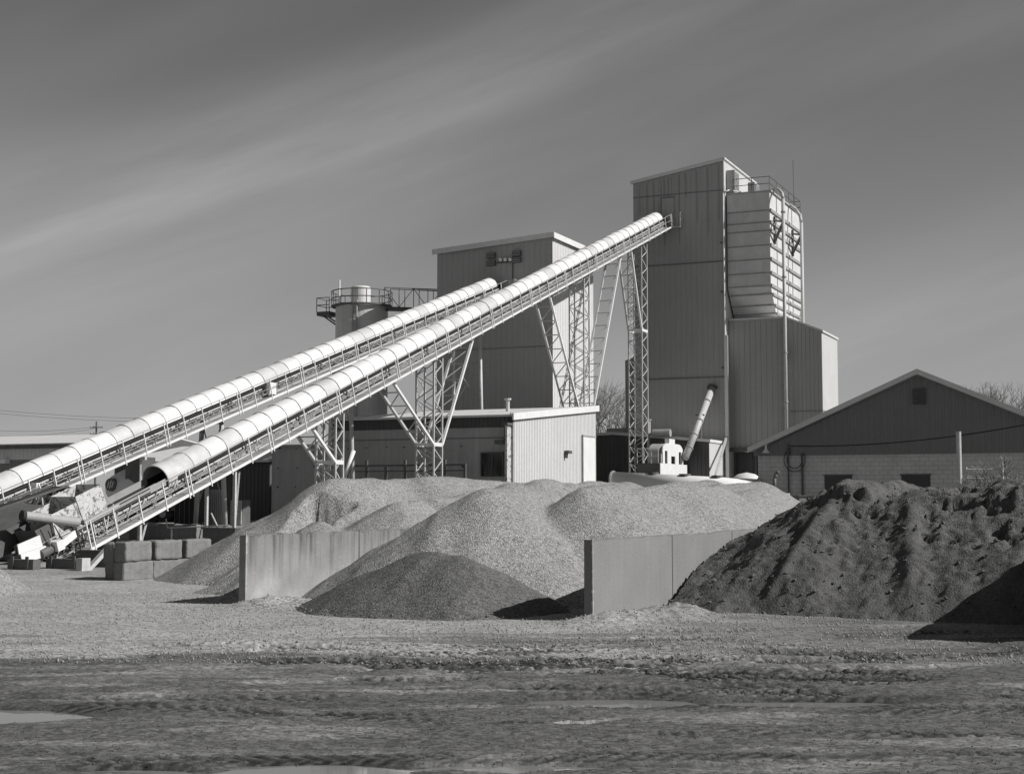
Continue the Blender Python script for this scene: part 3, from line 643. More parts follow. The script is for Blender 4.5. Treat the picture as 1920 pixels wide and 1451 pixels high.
# ------------------------------------------------------------------ conveyors
def conveyor(label, a, bref, zref, slope, s0, c0, c1, s1, rail0, wx=0.55, ww=0.62, drop=1.28):
    E = math.atan(slope); d = Vector((0, math.cos(E), math.sin(E))); up = Vector((0, -math.sin(E), math.cos(E)))
    B0 = Vector((a, bref, zref))
    S_ = lambda b: (b - bref) / math.cos(E)
    Q = lambda s, x, n: B0 + d * s + Vector((x, 0, 0)) + up * n
    sa, sb, ca_, cb_, ra = S_(s0), S_(s1), S_(c0), S_(c1), S_(rail0)
    t = thing('covered_conveyor', label, 'conveyor', tuple(Q(sa, 0, -1.3)), 'long covered belt conveyors')
    mb = MB(); n = 22; r = 0.6
    nseg = int(round((cb_ - ca_) / 1.2)); step = (cb_ - ca_) / nseg
    rc = random.Random(int(bref * 10))
    for j in range(nseg):
        mb = MB(); dent = rc.uniform(-.008, .012)
        for layer, rr in ((0, r + dent), (1, r - 0.015)):
            vs = []
            for e in (0, 1):
                for i in range(n + 1):
                    th = math.pi * i / n; wob = 0.006 * math.sin(j * 2.1 + i * .9) + 0.004 * math.sin(j * 5 + i * 2.3) + (0.012 if e == 0 and layer == 0 else 0)
                    vs.append(Q(ca_ + (j + e) * step, (rr + wob) * math.cos(th), -r + (rr + wob) * math.sin(th)))
            f = [(i, i + 1, n + 2 + i, n + 1 + i) for i in range(n)]
            mb.add(vs, f if layer == 0 else [q_[::-1] for q_ in f])
        mb.build('cover_sheet', M['cover_end' if j == 0 and bref > 47 else rc.choice(('cover', 'cover', 'cover_b', 'cover_c'))], t, smooth=True)
    for j in range(nseg + 1):
        mb = MB(); pts = [Q(ca_ + j * step, (r + .018) * math.cos(math.pi * i / 16), -r + (r + .018) * math.sin(math.pi * i / 16)) for i in range(17)]
        mb.path(pts, 0.018, 4); mb.build('cover_hoop', M['steel'], t)
    mb = MB(); mb.bar(Q(sa, 0, -.78), Q(sb, 0, -.78), .95, .03, up); mb.bar(Q(sa, 0, -1.14), Q(sb, 0, -1.14), .9, .03, up); mb.build('belt', M['black'], t)
    mb = MB()
    for x in (-.47, .47): mb.bar(Q(ca_ - .5, x, -.68), Q(sb, x, -.68), .03, .25, up)
    mb.build('gap_shade_strip', M['black'], t)  # added black strips, standing in for the shadow band under the cover
    mb = MB(); mb.bar(Q(sa + 1, 0, -1.06), Q(sb, 0, -1.06), .86, .24, up); mb.build('dark_backing', M['dark_steel'], t)  # added dark slab behind the trusses, in place of shade under the belt
    mb = MB(); s = sa + .3
    while s < sb: 
        mb.tube(Q(s, -.45, -.84), Q(s, .45, -.84), .055, 6); s += 1.2
    mb.build('idler_rollers', M['grey_steel'], t)
    for x in (-.52, .52):
        mb = MB()
        mb.bar(Q(sa, x, -.86), Q(sb, x, -.86), .06, .07, up); mb.bar(Q(sa, x, -drop), Q(sb, x, -drop), .07, .10, up)
        s = sa; k = 0
        while s < sb - .5:
            p, q_ = (-.88, -drop + .05) if k % 2 == 0 else (-drop + .05, -.88)
            mb.bar(Q(s, x, p), Q(s + .5, x, q_), .035, .035, up); s += .5; k += 1
        mb.build('side_truss', M['steel'], t)
    mb = MB(); mb.bar(Q(ra, wx + ww / 2, -drop - .02), Q(sb, wx + ww / 2, -drop - .02), ww - .06, .03, up); mb.build('walkway', M['grey_steel'], t)
    mb = MB(); mb.bar(Q(ra, wx + ww, -drop - .02), Q(sb, wx + ww, -drop - .03), .05, .11, up); mb.build('toe_board', M['white_paint'], t)
    mb = MB(); mb.tube(Q(ra, wx + ww, -.33), Q(sb, wx + ww, -.33), .02, 6); mb.tube(Q(ra, wx + ww, -.78), Q(sb, wx + ww, -.78), .016, 6); mb.build('handrail', M['grey_steel'], t)
    s = ra + .05; k = 0
    while s < sb:
        mb = MB(); mb.bar(Q(s, wx + ww + .03, -.30), Q(s, wx + ww + .03, -drop - .16), .045, .045, (0, 1, 0))
        if k % 4 == 0: mb.bar(Q(s + .22, wx + ww + .03, -.30), Q(s + .22, wx + ww + .03, -drop - .16), .045, .045, (0, 1, 0))
        mb.build('rail_post', M['white_paint'], t); s += 1.5; k += 1
    mb = MB()
    for n_, x_ in ((-.95, .62), (-1.05, .66)):
        mb.tube(Q(ra + 1, x_, n_), Q(sb, x_, n_), .02, 5)
    mb.build('conduit', M['grey_steel'], t)
    s = ra + 2.2; 
    while s < sb:
        mb = MB(); mb.bar(Q(s, .69, -.72), Q(s, .69, -1.12), .05, .12, (0, 1, 0)); mb.build('conduit_clamp', M['dark_steel'], t); s += 4.4
    return t, Q, S_, d, up
C1 = conveyor('longest white covered conveyor, nearest, climbing from the hopper to the tall tower', -35.9, 48.73, 4.54, .3445, 39.0, 46.6, 108.6, 109.8, 40.7)
C2 = conveyor('rear white covered conveyor climbing past the silo to the shorter block building', -42.6, 44.94, 3.37, .3115, 38, 36.2, 91.6, 92.5, 36.5)
t1, Q1, S1, d1, up1 = C1
t2, Q2, S2, d2, up2 = C2
# mouth of the front conveyor: worn first sheet with a rolled lip
mb = MB(); sm = S1(46.6); n = 22
for (sa_, sb_, r0, r1) in ((sm - .55, sm, .64, .64), (sm - .55, sm, .60, .60)):
    vs = []
    for e, (s, rr) in enumerate(((sa_, r0), (sb_, r1))):
        for i in range(n + 1):
            th = math.pi * (-.12 + 1.24 * i / n); vs.append(Q1(s, rr * math.cos(th), -.6 + rr * math.sin(th)))
    mb.add(vs, [(i, i + 1, n + 2 + i, n + 1 + i) for i in range(n)])
pts = [Q1(sm - .55, .62 * math.cos(math.pi * (-.12 + 1.24 * i / n)), -.6 + .62 * math.sin(math.pi * (-.12 + 1.24 * i / n))) for i in range(n + 1)]
mb.path(pts, .03, 6); mb.build('cover_mouth', M['cover_end'], t1)
# skirted open belt, return guards and the boxes at the foot of the front conveyor
mb = MB(); s = S1(39.0)
for x in (-.5, .5): mb.bar(Q1(s, x, -.62), Q1(sm - .3, x, -.62), .03, .26, up1)
mb.build('belt_skirt', M['grey_steel'], t1)
def guard(pts, A_, th, nm):
    q4 = [pa(x, y, A_) for x, y in pts]; mb = MB()
    mb.add([(A_, p[1], p[2]) for p in q4] + [(A_ - th, p[1], p[2]) for p in q4], [(0, 1, 2, 3), (7, 6, 5, 4), (0, 4, 5, 1), (1, 5, 6, 2), (2, 6, 7, 3), (3, 7, 4, 0)]); return mb.build(nm, M['white_paint'], t1)
guard(((33, 1021), (75, 1003), (80, 1024), (36, 1039)), -35.2, .04, 'tail_guard')
guard(((39, 1039), (86, 1023), (90, 1042), (43, 1056)), -35.16, .04, 'tail_guard')
guard(((106, 1016), (118, 1011), (123, 1028), (110, 1034)), -34.9, .4, 'switch_box')
mb = MB(); mb.tube(Q1(s, -.5, -.95), Q1(s, .5, -.95), .22, 14); mb.build('tail_pulley', M['dark_steel'], t1, smooth=False)
for k in range(5):
    mb = MB(); mb.bar(Q1(s + 1.5 + k * .62, .7, -.35), Q1(s + 1.5 + k * .62, .7, -1.3), .05, .05, (0, 1, 0)); mb.build('guard_stake', M['steel'], t1)
mb = MB()
for n_ in (-.4, -.55, -1.2): mb.bar(Q1(s + .4, .74, n_), Q1(s + 6.5, .74, n_), .04, .05, up1)
for k in range(8): mb.bar(Q1(s + .6 + .8 * k, .6, -1.32), Q1(s + 1.1 + .8 * k, .6, -.75), .04, .04, up1)
mb.build('tail_frame', M['grey_steel'], t1)
mb = MB()
for (sx_, x) in ((1, -.45), (1, .45), (4.2, -.45), (4.2, .45)):
    p = Q1(s + sx_, x, -1.3); mb.bar(p, (p.x, p.y, ga(p.x, p.y) - .1), .08, .08, (0, 1, 0))
mb.build('foot_legs', M['dark_steel'], t1)
# head platforms
for t_, Q_, S_, bb, e in ((t1, Q1, S1, 108.6, 1.1), (t2, Q2, S2, 91.3, 1.5)):
    mb = MB(); p = Q_(S_(bb) + .2, .6, -1.28); x0, y0, z0 = p
    mb.box(x0, x0 + 1.3, y0, y0 + e, z0 - .05, z0); mb.build('head_platform', M['steel'], t_)
    mb = MB()
    for (dx, dy) in ((1.3, 0), (1.3, e / 2), (1.3, e), (.7, e)): mb.bar((x0 + dx, y0 + dy, z0), (x0 + dx, y0 + dy, z0 + 1.1), .045, .045, (0, 1, 0))
    for h in (.55, 1.1): mb.path([(x0 + 1.3, y0, z0 + h), (x0 + 1.3, y0 + e, z0 + h), (x0 + .7, y0 + e, z0 + h)], .022, 6)
    mb.build('platform_rail', M['steel'], t_)
    mb = MB(); q_ = Q_(S_(bb), 0, -.95); mb.box(q_.x - .5, q_.x + .5, q_.y, q_.y + .8, q_.z - .45, q_.z + .25); mb.build('head_chute', M['dark_steel'], t_)
p = Q2(S2(90.2), .78, -1.0); mb = MB(); mb.tube(p, p + Vector((0, .5, .1)), .16, 12); mb.box(p.x - .1, p.x + .15, p.y - .1, p.y + .1, p.z - .25, p.z + .1); mb.build('drive_motor', M['white_paint'], t2)
p = Q2(S2(62.8), .9, -.9); mb = MB(); mb.box(p.x - .1, p.x + .1, p.y - .3, p.y + .3, p.z - .3, p.z + .3); mb.build('switch_box', M['white_paint'], t2)
# ------------------------------------------------------------------ trestles
def trestle(label, a, b, z0, z1, arms, hw=.53, hb=.5, z_v=None, conv=Q1, lit='steel'):
    t = thing('lattice_trestle', label, 'trestle', (a, b, z0), 'lattice trestles under the front conveyor')
    for x in (-hw, hw):
        for y in (-hb, hb):
            mb = MB(); mb.bar((a + x, b + y, z0 - .1), (a + x, b + y, z1), .09, .09, (0, 1, 0)); mb.build('leg', M[lit], t)
    st = 1.05
    for side in range(4):
        mb = MB(); z = z0 + .2; k = 0
        while z < z1 - .3:
            zz = min(z + st * .62, z1)
            if side < 2:
                x = (-hw, hw)[side]; p, q_ = ((x, -hb), (x, hb)) if k % 2 == 0 else ((x, hb), (x, -hb))
            else:
                y = (-hb, hb)[side - 2]; p, q_ = ((-hw, y), (hw, y)) if k % 2 == 0 else ((hw, y), (-hw, y))
            mb.bar((a + p[0], b + p[1], z), (a + q_[0], b + q_[1], zz), .05, .05); z = zz; k += 1
        mb.build('lacing', M[lit], t)
    if z_v is not None:
        mb = MB()
        for y in (-hb, hb): mb.bar((a - hw, b + y, z_v), (a + hw, b + y, z_v), .1, .16)
        for x in (-hw, hw): mb.bar((a + x, b - hb, z_v), (a + x, b + hb, z_v), .1, .2)
        mb.build('collar', M['white_paint'], t)
    for (bt, zt) in arms:
        sg = 1 if bt > b else -1; bs = b + sg * hb
        for x in (-hw, hw):
            mb = MB(); mb.bar((a + x, bs, z_v), (a + x, bt, zt), .13, .13); mb.build('arm', M['white_paint' if x > 0 else lit], t)
        mb = MB(); L = math.hypot(bt - bs, zt - z_v); n = max(3, int(L / 1.0)); prev = None
        for i in range(1, n):
            f = i / n; y = bs + (bt - bs) * f; z = z_v + (zt - z_v) * f
            mb.bar((a - hw, y, z), (a + hw, y, z), .06, .06)
            if prev: mb.bar((a - hw, prev[0], prev[1]), (a + hw, y, z), .05, .05)
            prev = (y, z)
        mb.build('arm_lacing', M[lit], t)
    return t
def under(b): return 4.54 + .3445 * (b - 48.73) - 1.45
t0 = trestle('small trestle nearest the conveyor foot, with one left-leaning arm above the gravel', -35.9, 59.3, ga(-35.9, 59.3), under(59.3), [(56.6, under(56.6))], hb=.35, z_v=4.1)
trestle('V-armed lattice trestle in front of the stained panel shed', -35.9, 69.6, ga(-35.9, 69.6), under(69.6), [(64.3, under(64.3)), (74.2, under(74.2))], z_v=5.3)
trestle('tallest spreading V-armed lattice trestle rising behind the white shed', -35.9, 92.0, ga(-35.9, 92), under(92), [(85.2, under(85.2)), (99.2, under(99.2))], z_v=7.1)
trestle('straight lattice trestle standing close against the tall tower', -35.9, 104.3, ga(-35.9, 104.3), under(104.3), [(101.2, under(101.2))], z_v=15.2, hb=.65)
def bent(label, a, b, ztop, spread=.55, k='grey_steel', rake=0.0):
    z0 = ga(a, b); t = thing('pipe_trestle', label, 'trestle', (a, b, z0), 'pipe trestles under the rear conveyor')
    for sg in (-1, 1):
        mb = MB(); mb.tube((a + sg * (spread + .35), b - rake, z0 - .1), (a + sg * spread, b, ztop), .12, 10); mb.build('leg', M['steel'], t, smooth=True)
    mb = MB(); h = ztop - z0; n = max(1, int(h / 3.2))
    for i in range(n):
        za, zb_ = z0 + h * (i + .15) / n, z0 + h * (i + 1) / n - .3
        wa = spread + .35 * (1 - (za - z0) / h); wb = spread + .35 * (1 - (zb_ - z0) / h)
        mb.tube((a - wa, b, za), (a + wb, b, zb_), .035, 5); mb.tube((a + wa, b, za), (a - wb, b, zb_), .035, 5); mb.tube((a - wb, b, zb_), (a + wb, b, zb_), .04, 5)
    mb.build('bracing', M[k], t)
under2 = lambda b: 3.37 + .3115 * (b - 44.94) - 1.42
bent('short braced pipe trestle under the low end of the rear conveyor', -42.6, 59.2, under2(59.2))
bent('braced pipe trestle of the rear conveyor in front of the stained panel shed', -42.6, 71.6, under2(71.6))
bent('pipe trestle of the rear conveyor standing in front of the block building', -42.6, 88.2, under2(88.2), .9)
# slanting white pipe prop by the shed
mb = MB(); p0 = pb(644, 900, 71.0); p1 = pb(663, 845, 71.6); mb.tube(p0, p1, .13, 10)
single('pipe_prop', mb, M['white_paint'], 'short white pipe leaning against the stained panel shed', 'pipe', p0, smooth=True)
# ------------------------------------------------------------------ tall tower with bins and annex
TB = 109.9; TL, TR = -38.15, -30.6; TD = 119.8; g = 1.0
tw = thing('tower_building', 'tallest corrugated metal tower with ribbed bins on its right side, topping the front conveyor', 'tower', (TL, TB, g))
mb = MB(); mb.corr((TL, TB), (TR, TB), g - .2, 28.0, 29.2, (0, -1), .42, .04, True); mb.build('front_wall', M['shade_sheet'], tw)
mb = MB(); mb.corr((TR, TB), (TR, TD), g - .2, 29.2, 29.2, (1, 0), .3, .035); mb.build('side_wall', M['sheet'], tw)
mb = MB(); mb.add([(TL, TB, g), (TL, TD, g), (TL, TD, 28), (TL, TB, 28), (TR, TD, g), (TR, TD, 29.2)], [(0, 1, 2, 3), (1, 4, 5, 2)]); mb.build('rear_wall', M['shade_sheet'], tw)
mb = MB(); mb.ext([(TL - .15, 27.98), (TR + .15, 29.24), (TR + .15, 29.36), (TL - .15, 28.12)], 1, TB - .15, TD + .1); mb.build('roof', M['roof'], tw)
mb = MB(); mb.ext([(TL - .17, 27.86), (TR + .17, 29.11), (TR + .17, 29.38), (TL - .17, 28.14)], 1, TB - .2, TB - .14); mb.build('fascia', M['trim'], tw)
for z in (11.95, 21.1):
    mb = MB(); mb.box(TL, TR, TB - .06, TB - .02, z - .04, z + .04); mb.build('seam_flashing', M['seam'], tw)
mb = MB(); mb.box(TL, TR, TB - .05, TB - .02, 26.75, 26.8); mb.build('seam_flashing', M['seam'], tw)
mb = MB(); mb.box(TR - .05, TR + .05, TB - .06, TB + .05, g, 29.15); mb.build('corner_trim', M['trim'], tw)
dA = pb(1241, 373, TB); dB = pb(1264, 430, TB)
mb = MB(); mb.box(dA[0], dB[0], TB - .08, TB - .02, dB[2], dA[2]); d_ = mb.build('door', M['shade_sheet'], tw)
mb = MB()
mb.box(dA[0] - .05, dB[0] + .05, TB - .10, TB - .02, dA[2], dA[2] + .06); mb.box(dA[0] - .06, dA[0] - .01, TB - .10, TB - .02, dB[2], dA[2]); mb.build('door_frame', M['seam'], d_)
# dark run-off lines under the roof, straight sheet laps
mb = MB(); x = TL + .55
while x < TR - .2:
    L = random.uniform(1.5, 6.5); zt = 28.0 + (x - TL) / (TR - TL) * 1.2 - .35
    mb.box(x, x + .035, TB - .045, TB - .036, zt - L, zt); x += random.choice((.6, .6, .9, .3))
mb.build('sheet_laps', M['lap'], tw)
# bins
BL_, BR_ = -30.42, -27.0; bf = 110.2; bk = 120.9
mb = MB(); mb.ext([(bf, 26.4), (bf, 18.9), (112.0, 16.75), (119.3, 16.75), (bk, 18.9), (bk, 26.4)], 0, BL_, BR_); mb.build('bin', M['bin'], tw)
zs = [pb(1443, y, bf)[2] for y in (394, 416, 432, 459, 485, 511, 535)]
for z in zs:
    mb = MB(); mb.box(BL_, BR_ + .12, bf - .06, bf - .002, z - .04, z + .04); mb.box(BR_ + .002, BR_ + .12, bf, bk, z - .12, z + .12); mb.build('stiffener', M['grey_steel'], tw)
for f, z in ((.25, 18.36), (.62, 17.57), (.9, 16.97)):
    y = bf + 1.8 * f; mb = MB(); mb.box(BL_, BR_ + .12, y - .12, y - .03, z - .03, z + .04); mb.box(BR_ + .002, BR_ + .12, y, bk - 1.6 * f, z - .1, z + .1); mb.build('stiffener', M['grey_steel'], tw)
mb = MB()
for y in (112.3, 114.9, 117.6): mb.box(BR_ + .002, BR_ + .05, y, y + .05, 17, 26.35)
mb.build('plate_seams', M['grey_steel'], tw)
mb = MB(); mb.box(BL_, BR_ + .15, bf - .12, bk, 26.41, 26.5); mb.build('bin_deck', M['steel'], tw)
# rail round the bin deck
zt = 26.5; mb = MB()
P_ = [(BL_ + .5, bf), (BL_ + 2.0, bf), (BR_, bf)] + [(BR_ + .05, bf + i * 2.1) for i in range(1, 6)]
for x, y in P_: mb.tube((x, y, zt), (x, y, zt + 1.1), .03, 6)
for h in (.55, 1.1): mb.path([(BL_ + .5, bf, zt + h), (BR_, bf, zt + h), (BR_ + .05, bk - .2, zt + h)], .028, 6)
for h in (.55, 1.1): mb.path([(BR_ + .05, bk - .2, zt + h), (BL_, bk - .2, zt + h)], .028, 6)
mb.build('deck_rail', M['dark_steel'], tw)
# dust filter units beside the rail
for (x0, x1, y0, y1, z0, z1) in ((TR + .06, TR + .75, 110.5, 111.8, 26.9, 28.45), (TR + 1.7, TR + 2.25, 110.9, 112.3, 26.52, 27.4)):
    mb = MB(); mb.box(x0, x1, y0, y1, z0, z1); u_ = mb.build('filter_unit', M['shade_sheet'], tw)
    mb = MB()
    for i in range(8): z = z0 + .12 + (z1 - z0 - .2) * i / 8; mb.box(x1 + .003, x1 + .05, y0 + .1, y1 - .1, z, z + .05)
    mb.build('louvre', M['grey_steel'], u_)
mb = MB(); mb.bar((TR + .4, 111, 26.5), (TR + .4, 111, 26.9), .5, .5, (0, 1, 0)); mb.build('filter_stand', M['grey_steel'], tw)
# fill pipes
pp = pb(1470, 500, 110.1)[0]
def pipe(pts, r, nm='fill_pipe', m='steel', par=tw): 
    mb = MB(); mb.path(pts, r, 12); o_ = mb.build(nm, M[m], par, smooth=True); return o_
pipe([(pp, 110.1, 3), (pp, 110.1, 25.7), (pp - .1, 110.2, 26.15), (pp - .4, 110.6, 26.5), (pp - .8, 111.2, 26.75), (pp - 1.4, 112.1, 26.85), (pp - 2.0, 113, 26.75), (pp - 2.2, 113.3, 26.5)], .135)
q2 = pa(1503, 450, -25.9)
pipe([(-25.9, q2[1], 9), (-25.9, q2[1], 24.9), (-26.0, q2[1], 25.5), (-26.4, q2[1] + .1, 26.1), (-27.0, q2[1] + .3, 26.6), (-27.8, q2[1] + .5, 26.8), (-28.4, q2[1] + .8, 26.5)], .135)
for z in (24.6, 19.5, 13.6, 9.8):
    mb = MB(); mb.tube((pp, 110.1, z), (pp, 110.1, z + .12), .19, 12); mb.build('pipe_flange', M['grey_steel'], tw)
for (x, y) in ((pp, 110.15), (-25.9, q2[1])):
    mb = MB(); mb.bar((x, y, 23.9), (BR_ + .05, y + 1.2, 22.6), .15, .2); mb.bar((x, y, 23.9), (BR_ + .05, y + 1.2, 24.3), .12, .15); mb.bar((BR_ + .1, y + 1.2, 22.4), (BR_ + .1, y + 1.2, 24.6), .15, .15, (0, 1, 0)); mb.build('pipe_bracket', M['dark_steel'], tw)
pipe([(BL_ + .9, 111, 26.7), (BL_ + .25, 110.0, 26.75), (TR + .0, 109.75, 26.5), (TR + .0, 109.75, 4.2)], .07, 'conduit', 'steel')
mb = MB(); mb.box(TR - .02, TR + .24, TB - .28, TB - .12, 4, 15.2); mb.build('cable_tray', M['white_paint'], tw)
mb = MB(); mb.box(TR - .12, TR + .3, TB - .4, TB - .06, 2.4, 4.0); mb.build('junction_box', M['white_paint'], tw)
for z in (22.5, 18.6, 12.6): 
    mb = MB(); mb.box(TR - .3, TR + .05, TB - .2, TB - .06, z, z + .1); mb.build('bracket', M['dark_steel'], tw)
mb = MB(); qa = pa(1488, 370, -27.2); mb.tube((-27.2, min(qa[1], 120.5), 26.5), (-27.2, min(qa[1], 120.5), 30.9), .025, 5); mb.build('antenna', M['dark_steel'], tw)
# annex below the bins
an = thing('annex_building', 'lower corrugated annex under the ribbed bins with a bright right end', 'building', (-30.5, 110.6, g))
AR = -23.17
mb = MB(); mb.corr((-30.5, 110.6), (-25.7, 110.6), 6.4, 16.4, 16.4, (0, -1), .42, .05, True); mb.build('front_wall', M['shade_sheet'], an)
mb = MB(); mb.corr((-25.7, 110.6), (AR, 110.6), g, 16.3, 15.15, (0, -1), .3, .03); mb.build('front_wall', M['shade_sheet'], an)
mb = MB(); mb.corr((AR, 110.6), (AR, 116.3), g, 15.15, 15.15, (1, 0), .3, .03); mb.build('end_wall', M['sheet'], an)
mb = MB(); mb.ext([(-25.75, 16.32), (AR + .12, 15.17), (AR + .12, 15.32), (-25.75, 16.47)], 1, 110.4, 116.4); mb.box(-30.5, -25.75, 110.45, 119, 16.41, 16.55); mb.build('roof', M['roof'], an)
mb = MB(); mb.box(-25.7, AR, 110.53, 110.56, 9.12, 9.17); mb.box(AR + .035, AR + .05, 110.6, 116.3, 9.12, 9.17); mb.build('seam_flashing', M['seam'], an)
mb = MB(); mb.box(-26.35, -26.15, 110.4, 110.53, g, 16.3); mb.build('downpipe', M['grey_steel'], an)
mb = MB(); mb.box(-30.5, -25.7, 110.3, 110.52, 6.1, 6.4); mb.build('lintel', M['dark_steel'], an)
mb = MB(); mb.corr((-30.4, 111.2), (-25.7, 111.2), 4.0, 6.1, 6.1, (0, -1), .5, .03); mb.build('shutter', M['dark_wall'], an)
mb = MB(); mb.box(-30.4, -25.7, 112.5, 112.6, g, 4.2); mb.build('bay_shade_sheet', M['black'], an)  # black sheet standing in for the shade inside the open bay
mb = MB()
for x in (-30.3, -28.6, -27.0): mb.box(x, x + .12, 110.9, 111.1, g, 6.1)
mb.box(-30.4, -25.7, 110.9, 111.08, 4.0, 4.15); mb.build('bay_frame', M['dark_steel'], an)
# ------------------------------------------------------------------ shorter block building
LB = 92.6; LL, LR, LD = -47.16, -38.12, 100.5
lb = thing('block_building', 'shorter tall box building at the top of the rear conveyor, floodlights near its roof', 'building', (LL, LB, g))
mb = MB(); mb.corr((LL, LB), (LR, LB), g, 20.2, 20.75, (0, -1), .42, .035, True); mb.build('front_wall', M['shade_sheet'], lb)
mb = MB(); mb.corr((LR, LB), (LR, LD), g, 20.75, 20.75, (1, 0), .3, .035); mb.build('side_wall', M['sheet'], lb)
mb = MB(); mb.add([(LL, LB, g), (LL, LD, g), (LL, LD, 20.2), (LL, LB, 20.2), (LR, LD, g), (LR, LD, 20.75)], [(0, 1, 2, 3), (1, 4, 5, 2)]); mb.build('rear_wall', M['shade_sheet'], lb)
mb = MB(); mb.ext([(LL - .25, 20.2), (LR + .2, 20.78), (LR + .2, 20.95), (LL - .25, 20.38)], 1, LB - .25, LD); mb.build('roof', M['roof'], lb)
mb = MB(); mb.ext([(LL - .27, 20.02), (LR + .22, 20.62), (LR + .22, 20.97), (LL - .27, 20.4)], 1, LB - .32, LB - .24); mb.build('fascia', M['trim'], lb)
mb = MB(); mb.box(LR + .2, LR + .26, LB - .3, LD, 20.55, 20.95); mb.build('fascia', M['white_paint'], lb)
for z in (7.2, 13.0):
    mb = MB(); mb.box(LL, LR, LB - .045, LB - .02, z, z + .04); mb.build('seam_flashing', M['seam'], lb)
for (x0, y0, x1, y1) in ((913, 475, 929, 484), (913, 489, 929, 498), (961, 471, 977, 480), (961, 484, 977, 492)):
    p = pb(x0, y0, LB - .1); q_ = pb(x1, y1, LB - .1)
    mb = MB(); mb.box(p[0], q_[0], LB - .2, LB - .03, q_[2], p[2]); v_ = mb.build('louvre_vent', M['dark_steel'], lb)
    mb = MB()
    for i in range(3): z = q_[2] + (p[2] - q_[2]) * (i + .5) / 3; mb.box(p[0] + .03, q_[0] - .03, LB - .24, LB - .201, z - .02, z + .02)
    mb.build('slat', M['grey_steel'], v_)
for x in (938, 947, 956):
    p = pb(x, 487, LB - .3); mb = MB(); mb.tube((p[0], LB - .3, p[2]), (p[0], LB - .05, p[2] + .08), .13, 10, .07); mb.build('floodlight', M['white_paint'], lb)
p = pb(932, 493, LB - .1); q_ = pb(961, 481, LB - .1)
mb = MB(); mb.box(p[0], q_[0], LB - .18, LB - .04, p[2] - .03, p[2] + .03); mb.tube((q_[0], LB - .1, q_[2]), (q_[0], LB - .1, q_[2] - 1.6), .04, 6); mb.build('lamp_bar', M['dark_steel'], lb)
# ------------------------------------------------------------------ silo with catwalk
sc = Vector((-11.3, 108.0)); sa_, sb2 = sc.x * CA - sc.y * SA, sc.x * SA + sc.y * CA
si = thing('cement_silo', 'round steel silo with a railed top, left of the block building', 'silo', (sa_, sb2, g))
ZT = 16.75
mb = MB(); mb.lathe([(1.97, 0.5), (1.97, ZT - 1.2), (1.99, ZT - 1.15), (1.97, ZT - 1.1), (1.97, ZT - .02), (0, ZT + .1)], (sa_, sb2, 0), 40); mb.build('shell', M['silo'], si, smooth=False)
mb = MB(); mb.lathe([(.75, ZT), (.75, ZT + 1.5), (.68, ZT + 1.58), (0, ZT + 1.66)], (sa_ - .1, sb2, 0), 24); mb.build('top_filter', M['sheet'], si)
mb = MB(); mb.lathe([(1.9, ZT), (2.3, ZT), (2.3, ZT + .12), (1.9, ZT + .12)], (sa_, sb2, 0), 32); mb.build('top_walkway', M['dark_steel'], si)
mb = MB()
for i in range(14):
    t = 2 * math.pi * i / 14; mb.tube((sa_ + 2.27 * math.cos(t), sb2 + 2.27 * math.sin(t), ZT), (sa_ + 2.27 * math.cos(t), sb2 + 2.27 * math.sin(t), ZT + 1.15), .035, 5)
for h in (.6, 1.15): mb.path([(sa_ + 2.27 * math.cos(2 * math.pi * i / 36), sb2 + 2.27 * math.sin(2 * math.pi * i / 36), ZT + h) for i in range(37)], .04, 5)
mb.build('top_rail', M['dark_steel'], si)
pl = thing('silo_platform', 'small railed platform hung on the left side of the round silo', 'platform', (sa_ - 2.2, sb2, ZT))
x0, x1 = sa_ - 3.4, sa_ - 2.3
mb = MB(); mb.box(x0, x1, sb2 - .9, sb2 + .5, ZT - .55, ZT - .25); mb.build('deck', M['dark_steel'], pl)
mb = MB()
for (x, y) in ((x0, sb2 - .9), (x1, sb2 - .9), (x0, sb2 + .5), (x1, sb2 + .5)): mb.tube((x, y, ZT - .3), (x, y, ZT + .8), .035, 5)
for h in (.25, .8): mb.path([(x1, sb2 - .9, ZT + h), (x0, sb2 - .9, ZT + h), (x0, sb2 + .5, ZT + h), (x1, sb2 + .5, ZT + h)], .035, 5)
mb.build('rail', M['dark_steel'], pl)
mb = MB(); mb.bar((x0 + .3, sb2 - .5, ZT - .5), (x1 + .4, sb2 - .5, ZT - 1.3), .1, .1); mb.bar((x0 + .3, sb2 + .3, ZT - .5), (x1 + .4, sb2 + .3, ZT - 1.3), .1, .1); mb.build('brace', M['dark_steel'], pl)
mb = MB(); mb.tube((sa_ - 1.6, sb2 - .6, ZT), (sa_ - 1.6, sb2 - .6, ZT + 2.1), .07, 8); mb.build('vent_pipe', M['white_paint'], si)
mb = MB(); mb.tube((sa_ + .75, sb2 - 2.05, 2), (sa_ + .75, sb2 - 2.05, ZT + .3), .07, 8); mb.tube((sa_ + .45, sb2 - 2.1, 2), (sa_ + .45, sb2 - 2.1, ZT + .3), .05, 8); mb.build('fill_pipe', M['grey_steel'], si)
cw = thing('catwalk', 'truss-sided catwalk bridging the silo top and the block building', 'catwalk', (sa_ + 2.3, sb2, ZT - .1))
x0 = sa_ + 2.3; x1 = LL; yb = sb2 - .2; ye = LB + 6
